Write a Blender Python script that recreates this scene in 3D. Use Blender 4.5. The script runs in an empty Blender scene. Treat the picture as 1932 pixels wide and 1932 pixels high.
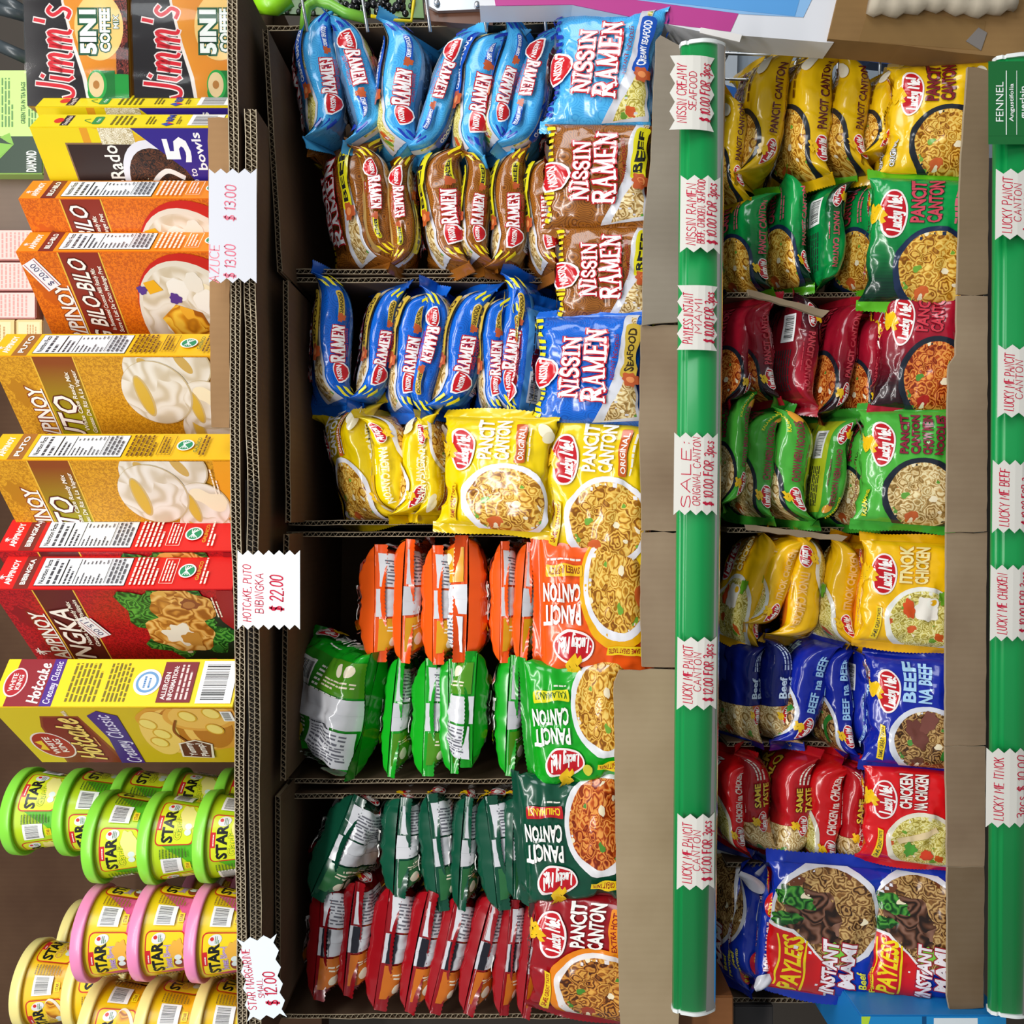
import bpy, bmesh, math, random
import numpy as np
from mathutils import Vector, Matrix, noise
from mathutils.geometry import tessellate_polygon

# ---------------------------------------------------------------- camera, light, exposure
SC = bpy.context.scene
COL = SC.collection
S = 0.0006            # metres per photo pixel at the shelf front, one metre from the lens
Z0 = 1.30             # eye height
cam_data = bpy.data.cameras.new('camera')
cam = bpy.data.objects.new('camera', cam_data)
COL.objects.link(cam)
cam.location = (0, -1.0, Z0)
# the phone was held on its side: image right is down, image up is the shop's right
cam.matrix_world = Matrix(((0, 1, 0, 0), (0, 0, -1, -1.0), (-1, 0, 0, Z0), (0, 0, 0, 1)))
cam_data.sensor_width = 36
cam_data.lens = 36 * 1.0 / (1932 * S)
cam_data.clip_start = 0.05
SC.camera = cam
SC.view_settings.view_transform = 'Standard'
SC.view_settings.look = 'None'
SC.view_settings.gamma = 1
SC.view_settings.use_curve_mapping = False
SC.view_settings.exposure = 0.0

world = bpy.data.worlds.new('shop_daylight')
SC.world = world
world.use_nodes = True
bg = world.node_tree.nodes['Background']
bg.inputs[0].default_value = (0.88, 0.94, 1.0, 1)
bg.inputs[1].default_value = 0.26

def area(name, loc, target, sx, sy, power, col=(1, 1, 1)):
    l = bpy.data.lights.new(name, 'AREA')
    l.shape = 'RECTANGLE'; l.size = sx; l.size_y = sy; l.energy = power; l.color = col
    o = bpy.data.objects.new(name, l); COL.objects.link(o)
    o.location = loc
    o.rotation_euler = (Vector(target) - Vector(loc)).to_track_quat('-Z', 'Y').to_euler()
    return o
area('ceiling_tube_light', (0.3, -1.0, 2.6), (0.3, -0.1, 1.3), 2.4, 0.10, 20, (1, 0.98, 0.95))
area('ceiling_tube_light', (-0.3, -1.9, 2.6), (0, 0, 1.2), 2.4, 0.12, 30, (1, 0.98, 0.95))
area('shop_window_light', (2.3, -1.9, 2.2), (0, 0, 1.25), 1.5, 1.4, 40, (0.93, 0.97, 1.0))

# ---------------------------------------------------------------- pixels to places
def P(px, py, d=0.0):
    """point seen at photo pixel (px, py), d metres behind the shelf front"""
    dd = d + 0.045 * (py - 966) / 1932
    k = S * (1 + dd)
    return Vector(((966 - py) * k, dd, Z0 + (966 - px) * k))
def K(py, d=0.0):
    return S * (1 + d + 0.045 * (py - 966) / 1932)

# ---------------------------------------------------------------- materials
def lin(h):
    h = h.lstrip('#')
    v = [int(h[i:i + 2], 16) / 255 for i in (0, 2, 4)]
    return tuple((c / 12.92 if c <= 0.04045 else ((c + 0.055) / 1.055) ** 2.4) for c in v) + (1.0,)
MATS = {}
FAM = {'film': (0.20, 0.5, 0.35), 'board': (0.42, 0.4, 0.0), 'paper': (0.75, 0.25, 0.0), 'plastic': (0.32, 0.5, 0.1),
       'gloss': (0.14, 0.5, 0.5), 'card': (0.85, 0.15, 0.0), 'metal': (0.3, 0.5, 0.0), 'ink': (0.6, 0.2, 0.0)}

class NT:
    def __init__(s, m):
        m.use_nodes = True
        s.t = m.node_tree; s.b = s.t.nodes['Principled BSDF']
    def n(s, kind, **kw):
        x = s.t.nodes.new(kind)
        for k, v in kw.items():
            if k.startswith('i_'):
                x.inputs[k[2:].replace('_', ' ')].default_value = v
            else:
                setattr(x, k, v)
        return x
    def l(s, a, b):
        s.t.links.new(a, b)
    def uv(s):
        return s.n('ShaderNodeTexCoord').outputs['UV']
    def obj(s):
        return s.n('ShaderNodeTexCoord').outputs['Object']
    def mapped(s, src, sc):
        m = s.n('ShaderNodeMapping'); m.inputs['Scale'].default_value = sc
        s.l(src, m.inputs[0]); return m.outputs[0]
    def ramp(s, fac, stops, interp='LINEAR'):
        r = s.n('ShaderNodeValToRGB'); r.color_ramp.interpolation = interp
        e = r.color_ramp.elements
        while len(e) < len(stops): e.new(0.5)
        for q, (p, c) in zip(e, stops):
            q.position = p; q.color = lin(c)
        s.l(fac, r.inputs[0]); return r.outputs[0]
    def mix(s, fac, a, b):
        m = s.n('ShaderNodeMix', data_type='RGBA')
        for v, i in ((fac, 0), (a, 6), (b, 7)):
            if isinstance(v, (int, float)): m.inputs[i].default_value = v
            elif isinstance(v, tuple): m.inputs[i].default_value = v
            else: s.l(v, m.inputs[i])
        return m.outputs[2]
    def math(s, op, a, b=0.0, c=None):
        m = s.n('ShaderNodeMath', operation=op)
        for i, v in enumerate((a, b) if c is None else (a, b, c)):
            if isinstance(v, (int, float)): m.inputs[i].default_value = v
            else: s.l(v, m.inputs[i])
        return m.outputs[0]

def finish(t, fam):
    r, sp, coat = FAM[fam]
    t.b.inputs['Roughness'].default_value = r
    t.b.inputs['Specular IOR Level'].default_value = sp
    t.b.inputs['Coat Weight'].default_value = coat
    t.b.inputs['Coat Roughness'].default_value = 0.08
    if fam == 'metal':
        t.b.inputs['Metallic'].default_value = 0.9
    if fam == 'film':
        nz = t.n('ShaderNodeTexNoise', noise_type='RIDGED_MULTIFRACTAL', i_Scale=3.6, i_Detail=2.0, i_Roughness=0.5, i_Distortion=0.8)
        t.l(t.uv(), nz.inputs['Vector'])
        bp = t.n('ShaderNodeBump', i_Strength=0.75, i_Distance=0.006)
        t.l(nz.outputs[0], bp.inputs['Height']); t.l(bp.outputs[0], t.b.inputs['Normal'])
        t.l(bp.outputs[0], t.b.inputs['Coat Normal'])
    elif fam == 'card':
        nz = t.n('ShaderNodeTexNoise', i_Scale=60.0, i_Detail=5.0)
        t.l(t.obj(), nz.inputs['Vector'])
        bp = t.n('ShaderNodeBump', i_Strength=0.12, i_Distance=0.002)
        t.l(nz.outputs[0], bp.inputs['Height']); t.l(bp.outputs[0], t.b.inputs['Normal'])

def noodle_nodes(t, dark, mid, light, bits, scale=1.0, green='#6fae3a'):
    """curly strands: arcs around scattered centres, with bits of vegetable"""
    u = t.uv()
    nz = t.n('ShaderNodeTexNoise', i_Scale=14.0 * scale, i_Detail=1.0); t.l(u, nz.inputs['Vector'])
    va = t.n('ShaderNodeVectorMath', operation='MULTIPLY_ADD')
    t.l(nz.outputs['Color'], va.inputs[0]); va.inputs[1].default_value = (.10 / scale, .10 / scale, 0); t.l(u, va.inputs[2])
    vo = t.n('ShaderNodeTexVoronoi', i_Scale=9.5 * scale); t.l(va.outputs[0], vo.inputs['Vector'])
    sp = t.n('ShaderNodeSeparateColor'); t.l(vo.outputs['Color'], sp.inputs[0])
    ph = t.math('MULTIPLY', sp.outputs[0], 6.0)
    wv = t.math('SINE', t.math('ADD', t.math('MULTIPLY', vo.outputs['Distance'], 23.0), ph))
    f = t.math('ADD', t.math('MULTIPLY', wv, .36), t.math('ADD', .34, t.math('MULTIPLY', sp.outputs[1], .3)))
    c = t.ramp(f, [(0.08, dark), (.42, mid), (.9, light)])
    for i, (colr, th, sc) in enumerate(((bits, .17, 3.4), (green, .14, 4.2), ('#f3e6c4', .10, 4.6))):
        vo = t.n('ShaderNodeTexVoronoi', i_Scale=sc * scale)
        mp = t.n('ShaderNodeMapping'); mp.inputs['Location'].default_value = (3.1 * i, 1.7 * i, 0); t.l(va.outputs[0], mp.inputs[0])
        t.l(mp.outputs[0], vo.inputs['Vector'])
        g = t.math('LESS_THAN', vo.outputs['Distance'], th * 1.3)
        c = t.mix(g, c, lin(colr))
    t.l(c, t.b.inputs['Base Color'])

NOODLE = {
    'noodle_gold': ('#8a5210', '#d89a2c', '#f3cf6a', '#d2622a', 1.0, '#74a83a'),
    'noodle_red': ('#7c2408', '#c4561a', '#eda04c', '#b01e10', 1.0, '#4f8a30'),
    'noodle_pale': ('#8c6a34', '#cda868', '#efdfae', '#c8602c', 1.0, '#5f9a3a'),
    'noodle_brown': ('#3a2210', '#8c6030', '#c8a468', '#6b3a20', 1.0, '#4f8a3a'),
    'noodle_soup': ('#9c8a34', '#d8c860', '#f0e8a8', '#d05a24', 1.3, '#6a9a30'),
    'noodle_dark': ('#4a2208', '#b0661c', '#e0a64a', '#a03818', 1.0, '#4c8a2c'),
    'beef': ('#22120a', '#57331f', '#8a6250', '#3a1e12', .45, '#6b4a3a'),
    'cake': ('#cfc0a4', '#e2d8c6', '#eee8dc', '#ddd2be', .16, '#e6decd'),
    'rice': ('#a89868', '#d8ccA8', '#f4eedc', '#e4dcc0', 2.0, '#c8b890'),
    'choc': ('#120806', '#331a10', '#6b3c20', '#1a0c08', 1.4, '#4a2a18'),
    'green_leaf': ('#0c3a10', '#1f6a24', '#5aa83c', '#0f4a18', .6, '#2c7a2c'),
    'beans': ('#1e0806', '#5a1a14', '#a0483a', '#2a0a08', 1.6, '#7a2a20'),
    'bread': ('#9a5a18', '#d09038', '#ecc070', '#b87028', .35, '#dca850'),
    'ginger': ('#a05a10', '#e0981c', '#f8c840', '#f0a020', .3, '#f0b030'),
}

def mat(key, fam):
    """key: '#rrggbb' or a named procedural look; fam: the surface it is printed on"""
    k = (key, fam)
    if k in MATS: return MATS[k]
    m = bpy.data.materials.new((fam + '_' + key).replace('#', '').replace(':', '_'))
    t = NT(m)
    if key.startswith('#'):
        t.b.inputs['Base Color'].default_value = lin(key)
    elif key in NOODLE:
        d, mi, li, bi, sc, gr = NOODLE[key]
        noodle_nodes(t, d, mi, li, bi, sc, gr)
    elif key.startswith('swirl:'):
        _, a, b = key.split(':')
        vo = t.n('ShaderNodeTexVoronoi', i_Scale=6.0); t.l(t.uv(), vo.inputs['Vector'])
        s_ = t.math('SINE', t.math('MULTIPLY', vo.outputs['Distance'], 52.0))
        t.l(t.ramp(s_, [(.5, a), (.85, b)]), t.b.inputs['Base Color'])
    elif key.startswith('gradp:') or key.startswith('gradq:'):
        kind, a, b, lo, hi = key.split(':')          # printed colour change along the wrapper
        sx = t.n('ShaderNodeSeparateXYZ'); t.l(t.uv(), sx.inputs[0])
        mr = t.n('ShaderNodeMapRange'); t.l(sx.outputs[0 if kind == 'gradp' else 1], mr.inputs[0])
        mr.inputs[1].default_value = float(lo) * 10; mr.inputs[2].default_value = float(hi) * 10
        st = t.n('ShaderNodeTexWave', i_Scale=22.0, bands_direction='X' if kind == 'gradp' else 'Y'); t.l(t.uv(), st.inputs['Vector'])
        f = t.math('ADD', mr.outputs[0], t.math('MULTIPLY', t.math('SUBTRACT', st.outputs[0], .5), .22 if fam == 'film' else 0.0))
        t.l(t.ramp(f, [(0, a), (1, b)]), t.b.inputs['Base Color'])
    elif key.startswith('weave:'):
        _, a, b = key.split(':')
        nz = t.n('ShaderNodeTexNoise', i_Scale=34.0, i_Detail=3.0, i_Distortion=1.2); t.l(t.uv(), nz.inputs['Vector'])
        t.l(t.ramp(nz.outputs[0], [(.45, a), (.56, b)]), t.b.inputs['Base Color'])
    elif key.startswith('card:'):
        _, a, b = key.split(':')
        nz = t.n('ShaderNodeTexNoise', i_Scale=7.0, i_Detail=6.0); t.l(t.obj(), nz.inputs['Vector'])
        wv = t.n('ShaderNodeTexWave', i_Scale=38.0, bands_direction='X', i_Distortion=.4); t.l(t.obj(), wv.inputs['Vector'])
        f = t.math('ADD', nz.outputs[0], t.math('MULTIPLY', wv.outputs[0], .03))
        t.l(t.ramp(f, [(.35, a), (.7, b)]), t.b.inputs['Base Color'])
    elif key == 'clear':
        t.b.inputs['Base Color'].default_value = (1, 1, 1, 1)
        tr = t.n('ShaderNodeBsdfTransparent'); mx = t.n('ShaderNodeMixShader')
        gl = t.n('ShaderNodeBsdfGlossy'); gl.inputs['Roughness'].default_value = .10
        fr = t.n('ShaderNodeFresnel'); fr.inputs[0].default_value = 1.4
        t.l(fr.outputs[0], mx.inputs[0])
        out = [x for x in t.t.nodes if x.type == 'OUTPUT_MATERIAL'][0]
        t.l(tr.outputs[0], mx.inputs[1]); t.l(gl.outputs[0], mx.inputs[2]); t.l(mx.outputs[0], out.inputs[0])
    elif key == 'tape':
        t.b.inputs['Base Color'].default_value = lin('#b89a68')
        tr = t.n('ShaderNodeBsdfTransparent'); mx = t.n('ShaderNodeMixShader')
        tr.inputs[0].default_value = (.9, .85, .75, 1)
        mx.inputs[0].default_value = .22
        out = [x for x in t.t.nodes if x.type == 'OUTPUT_MATERIAL'][0]
        t.l(tr.outputs[0], mx.inputs[1]); t.l(t.b.outputs[0], mx.inputs[2]); t.l(mx.outputs[0], out.inputs[0])
    finish(t, fam)
    MATS[k] = m
    return m

# ---------------------------------------------------------------- objects
def obj(name, verts, faces, mats, fmat=None, parent=None, smooth=False, normals=None, uv=None):
    me = bpy.data.meshes.new(name)
    me.from_pydata([tuple(v) for v in verts], [], faces)
    for m in mats: me.materials.append(m)
    if fmat is not None: me.polygons.foreach_set('material_index', fmat)
    if uv is not None:
        lay = me.uv_layers.new(name='UVMap')
        li = np.empty(len(me.loops), dtype=np.int32); me.loops.foreach_get('vertex_index', li)
        lay.data.foreach_set('uv', np.asarray(uv, dtype=np.float32)[li].ravel())
    if smooth: me.polygons.foreach_set('use_smooth', [True] * len(me.polygons))
    me.update()
    if normals is not None: me.normals_split_custom_set_from_vertices([tuple(n) for n in normals])
    o = bpy.data.objects.new(name, me); COL.objects.link(o)
    if parent: o.parent = parent
    return o
def from_bm(name, bm, m, parent=None, smooth=False):
    me = bpy.data.meshes.new(name); bm.normal_update(); bm.to_mesh(me); bm.free()
    for x in (m if isinstance(m, (list, tuple)) else [m]): me.materials.append(x)
    if smooth: me.polygons.foreach_set('use_smooth', [True] * len(me.polygons))
    o = bpy.data.objects.new(name, me); COL.objects.link(o)
    if parent: o.parent = parent
    return o
def empty(name, loc, rot=None):
    o = bpy.data.objects.new(name, None); COL.objects.link(o); o.empty_display_size = .02
    o.location = loc
    return o
def tag(o, label=None, cat=None, group=None, kind=None):
    if label: o['label'] = label
    if cat: o['category'] = cat
    if group: o['group'] = group
    if kind: o['kind'] = kind
    return o
def bx(bm, x0, x1, y0, y1, z0, z1, mi=0, M=None):
    vs = [bm.verts.new((x, y, z)) for x in (x0, x1) for y in (y0, y1) for z in (z0, z1)]
    if M is not None:
        for v in vs: v.co = M @ v.co
    for q in ((0, 1, 3, 2), (4, 6, 7, 5), (0, 4, 5, 1), (2, 3, 7, 6), (0, 2, 6, 4), (1, 5, 7, 3)):
        bm.faces.new([vs[i] for i in q]).material_index = mi
def tube(bm, pts, r, n=8, mi=0, cap=True):
    rings = []
    pts = [Vector(p) for p in pts]
    for i, p in enumerate(pts):
        t = (pts[min(i + 1, len(pts) - 1)] - pts[max(i - 1, 0)]).normalized()
        a = t.cross(Vector((0, 0, 1)) if abs(t.z) < .9 else Vector((1, 0, 0))).normalized(); b = t.cross(a)
        rr = r[i] if isinstance(r, (list, tuple)) else r
        rings.append([bm.verts.new(p + rr * (math.cos(2 * math.pi * j / n) * a + math.sin(2 * math.pi * j / n) * b)) for j in range(n)])
    for A, B in zip(rings, rings[1:]):
        for j in range(n):
            f = bm.faces.new((A[j], A[(j + 1) % n], B[(j + 1) % n], B[j])); f.material_index = mi; f.smooth = True
    if cap:
        bm.faces.new(rings[0][::-1]).material_index = mi; bm.faces.new(rings[-1]).material_index = mi
def copy_tree(o):
    r = o.copy(); COL.objects.link(r)
    for ch in list(o.children):
        c = ch.copy(); COL.objects.link(c); c.parent = r
        for g in list(ch.children):
            d = g.copy(); COL.objects.link(d); d.parent = c
    return r
def slab(pts, th, M=None):
    """outline in x, z given thickness along y -> bmesh"""
    bm = bmesh.new()
    A = [bm.verts.new((x, 0, z)) for x, z in pts]; B = [bm.verts.new((x, th, z)) for x, z in pts]
    n = len(pts)
    tri = tessellate_polygon([[Vector((x, z, 0)) for x, z in pts]])
    for t in tri:
        try:
            bm.faces.new([A[i] for i in t]); bm.faces.new([B[i] for i in reversed(t)])
        except ValueError: pass
    for i in range(n):
        bm.faces.new((A[i], A[(i + 1) % n], B[(i + 1) % n], B[i]))
    bmesh.ops.recalc_face_normals(bm, faces=bm.faces)
    return bm
# ---------------------------------------------------------------- lettering
# single-stroke letters: strokes of x,y points; '~' marks a stroke to be rounded
GL = {
'A': '0,0 .35,1 .7,0|.12,.36 .58,.36', 'B': '0,0 0,1|~0,1 .45,.97 .5,.75 .4,.55 0,.52|~0,.52 .5,.48 .6,.25 .45,.02 0,0',
'C': '~.65,.85 .4,1 .1,.85 0,.5 .1,.15 .4,0 .65,.15', 'D': '0,0 0,1|~0,1 .4,.95 .65,.5 .4,.05 0,0', 'E': '.55,1 0,1 0,0 .55,0|0,.52 .45,.52',
'F': '.55,1 0,1 0,0|0,.52 .45,.52', 'G': '~.65,.85 .4,1 .1,.85 0,.5 .1,.15 .4,0 .66,.15 .66,.45|.66,.45 .4,.45', 'H': '0,0 0,1|.6,0 .6,1|0,.5 .6,.5',
'I': '.1,0 .1,1', 'J': '~.5,1 .5,.3 .4,.02 .15,.02 0,.25', 'K': '0,0 0,1|.55,1 0,.45|.15,.58 .6,0', 'L': '0,1 0,0 .5,0',
'M': '0,0 .05,1 .4,.35 .75,1 .8,0', 'N': '0,0 0,1 .6,0 .6,1', 'O': '~.35,1 .08,.85 0,.5 .08,.15 .35,0 .62,.15 .7,.5 .62,.85 .35,1',
'P': '0,0 0,1|~0,1 .45,.98 .58,.75 .45,.5 0,.46', 'Q': '~.35,1 .08,.85 0,.5 .08,.15 .35,0 .62,.15 .7,.5 .62,.85 .35,1|.45,.25 .7,-.05',
'R': '0,0 0,1|~0,1 .45,.98 .55,.77 .45,.53 0,.48|.2,.48 .6,0', 'S': '~.55,.88 .3,1 .06,.88 .06,.66 .3,.52 .55,.36 .55,.12 .3,0 0,.12', 'T': '0,1 .65,1|.33,1 .33,0',
'U': '~0,1 0,.3 .12,.04 .35,0 .55,.08 .6,.35 .6,1', 'V': '0,1 .33,0 .66,1', 'W': '0,1 .2,0 .42,.7 .65,0 .85,1', 'X': '0,0 .6,1|0,1 .6,0', 'Y': '0,1 .3,.5 .6,1|.3,.5 .3,0',
'Z': '0,1 .55,1 0,0 .6,0', '0': '~.3,1 .06,.85 0,.5 .06,.15 .3,0 .52,.15 .58,.5 .52,.85 .3,1', '1': '.0,.8 .18,1 .18,0', '2': '~.02,.8 .2,1 .45,.95 .5,.7 .3,.38 0,.02|0,0 .55,0',
'3': '~.02,.9 .3,1 .5,.85 .45,.62 .2,.54|~.2,.54 .5,.45 .55,.2 .35,0 0,.08', '4': '.4,0 .4,1 0,.32 .58,.32', '5': '.5,1 .08,1 .04,.58|~.04,.58 .35,.65 .55,.4 .45,.08 .2,0 0,.1',
'.': '.04,0 .1,.04', ',': '.1,.06 .02,-.14', ':': '.06,.2 .1,.24|.06,.7 .1,.74', '-': '0,.45 .3,.45', '!': '.08,1 .06,.32|.05,.02 .08,.06', "'": '.06,1 .03,.75', '/': '0,-.1 .35,1.05',
'$': '~.55,.82 .3,.92 .06,.82 .06,.64 .3,.52 .55,.36 .55,.16 .3,.06 0,.16|.22,1.05 .2,-.08|.38,1.05 .36,-.08',
'a': '~.45,.55 .2,.64 .02,.4 .06,.08 .25,0 .42,.2 .46,.6|~.46,.6 .44,.15 .58,.02', 'b': '~.05,1 .02,.4 .02,.05 .25,0 .45,.15 .42,.48 .22,.6 .03,.4', 'c': '~.42,.52 .22,.64 .03,.42 .05,.12 .24,0 .46,.14',
'd': '~.45,.5 .2,.62 .02,.35 .1,.02 .3,.03 .45,.3|.47,1 .45,.3 .5,0', 'e': '~.04,.3 .3,.36 .4,.5 .28,.63 .08,.5 .02,.22 .14,.02 .32,.01 .5,.16', 'f': '~.5,.9 .36,1 .26,.8 .24,.3 .2,-.3|.05,.55 .45,.58',
'g': '~.45,.52 .2,.62 .02,.38 .12,.06 .32,.1 .46,.5|~.46,.55 .46,-.1 .3,-.34 .05,-.24', 'h': '.05,1 .02,0|~.03,.35 .25,.62 .42,.5 .42,.1 .52,0', 'i': '.1,.6 .08,.1 .2,0|.1,.82 .13,.86',
'j': '.2,.6 .18,-.1|~.18,-.1 .08,-.34 -.1,-.25|.2,.82 .23,.86', 'k': '.06,1 .03,0|~.05,.3 .3,.62 .36,.45 .08,.3|~.15,.3 .35,.02 .52,.05', 'l': '~.08,1 .05,.3 .1,.02 .25,.05', 'm': '.03,.6 .02,0|~.03,.3 .2,.62 .33,.5 .32,0|~.33,.3 .5,.62 .64,.5 .62,.1 .74,.02',
'n': '.03,.6 .02,0|~.03,.3 .22,.63 .38,.5 .38,.1 .5,.02', 'o': '~.25,.62 .04,.5 .03,.15 .22,0 .42,.12 .44,.46 .25,.62', 'p': '.05,.6 .0,-.35|~.04,.4 .25,.63 .44,.45 .36,.08 .15,.0 .03,.15', 'q': '~.45,.5 .2,.62 .02,.3 .2,0 .42,.2|.46,.6 .44,-.35',
'r': '.04,.6 .03,0|~.04,.3 .2,.6 .4,.56', 's': '~.4,.55 .2,.63 .06,.5 .2,.34 .38,.2 .28,.02 .02,.08', 't': '~.2,.95 .14,.2 .24,0 .42,.1|.0,.6 .4,.62', 'u': '~.03,.6 .02,.2 .14,0 .32,.1 .42,.55|.43,.6 .42,.1 .54,0',
'v': '.0,.6 .2,0 .42,.6', 'w': '~.0,.6 .1,.02 .28,.15 .32,.5|~.32,.5 .38,.02 .56,.12 .62,.6', 'x': '.0,.6 .42,0|.42,.6 0,0', 'y': '~.02,.6 .05,.2 .2,.08 .36,.25 .42,.6|~.42,.6 .38,-.1 .24,-.35 .0,-.26', 'z': '0,.6 .4,.6 0,0 .42,0',
}
# serif letters as strokes: heavy stems, thin bars, slab feet ('|' separates; leading number = relative weight)
SERIF = {
'N': ('.8', '1 .12,0 .12,1|1.2 .12,1 .68,0|1 .68,0 .68,1|.5 -.04,0 .28,0|.5 -.04,1 .2,1|.5 .52,1 .84,1'),
'I': ('.36', '1.3 .15,0 .15,1|.5 -.05,0 .35,0|.5 -.05,1 .35,1'),
'S': ('.62', '1.2 ~.52,.78 .46,.96 .22,1 .06,.86 .08,.66 .3,.53 .52,.36 .54,.14 .36,.0 .12,.04 .04,.24'),
'R': ('.76', '1.2 .12,0 .12,1|1.1 ~.12,1 .5,.98 .6,.76 .48,.54 .12,.5|1.2 .34,.5 .66,.02|.5 -.04,0 .3,0|.5 .54,0 .82,0|.5 -.04,1 .2,1'),
'A': ('.76', '.8 .1,0 .36,1|1.3 .36,1 .66,0|.6 .2,.34 .54,.34|.5 -.04,0 .24,0|.5 .5,0 .82,0'),
'M': ('.98', '.9 .1,0 .12,1|1.2 .12,1 .46,.1|.8 .46,.1 .8,1|1.2 .8,1 .84,0|.5 -.04,0 .26,0|.5 .66,0 1.0,0'),
'E': ('.62', '1.2 .12,0 .12,1|.7 .0,1 .54,1 .54,.78|.7 .1,.52 .42,.52|.7 .0,0 .56,0 .56,.22'),
}
def smooth_line(pts, n=5):
    if len(pts) < 3: return pts
    out = []
    for i in range(len(pts) - 1):
        p0 = pts[max(i - 1, 0)]; p1 = pts[i]; p2 = pts[i + 1]; p3 = pts[min(i + 2, len(pts) - 1)]
        for j in range(n):
            t = j / n
            out.append(tuple(.5 * (2 * p1[a] + (p2[a] - p0[a]) * t + (2 * p0[a] - 5 * p1[a] + 4 * p2[a] - p3[a]) * t * t + (3 * p1[a] - p0[a] - 3 * p2[a] + p3[a]) * t ** 3) for a in (0, 1)))
    out.append(pts[-1]); return out
def ribbon(pts, w):
    """outline strip of a polyline with round-ish ends -> verts, faces"""
    P_ = [np.array(p, float) for p in pts]
    V = []; F = []
    n = len(P_)
    dirs = []
    for i in range(n):
        a = P_[max(i - 1, 0)]; b = P_[min(i + 1, n - 1)]
        d = b - a; l = np.hypot(*d) or 1e-9; dirs.append(d / l)
    e = w * .32
    P_[0] = P_[0] - dirs[0] * e; P_[-1] = P_[-1] + dirs[-1] * e
    for i in range(n):
        nrm = np.array((-dirs[i][1], dirs[i][0]))
        m = 1.0
        if 0 < i < n - 1:
            d1 = P_[i] - P_[i - 1]; d1 = d1 / (np.hypot(*d1) or 1e-9)
            c = abs(float(np.dot(np.array((-d1[1], d1[0])), nrm))); m = 1 / max(c, .5)
        V.append(P_[i] + nrm * w * .5 * m); V.append(P_[i] - nrm * w * .5 * m)
    for i in range(n - 1):
        F.append((2 * i, 2 * i + 1, 2 * i + 3, 2 * i + 2))
    return V, F
TXT = {}
FONT = None
def glyph_mesh(s, off=0.0):
    """built-in sans face -> triangles at unit cap size"""
    k = (s, round(off, 4))
    if k in TXT: return TXT[k]
    cu = bpy.data.curves.new('lettering', 'FONT'); cu.body = s; cu.size = 1.0; cu.offset = off; cu.resolution_u = 2
    o = bpy.data.objects.new('lettering', cu); COL.objects.link(o)
    bpy.context.view_layer.update()
    me = bpy.data.meshes.new_from_object(o)
    v = np.array([x.co[:2] for x in me.vertices], float).reshape(-1, 2); f = [tuple(p.vertices) for p in me.polygons]
    bpy.data.objects.remove(o); bpy.data.curves.remove(cu); bpy.data.meshes.remove(me)
    TXT[k] = (v, f); return TXT[k]

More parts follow.
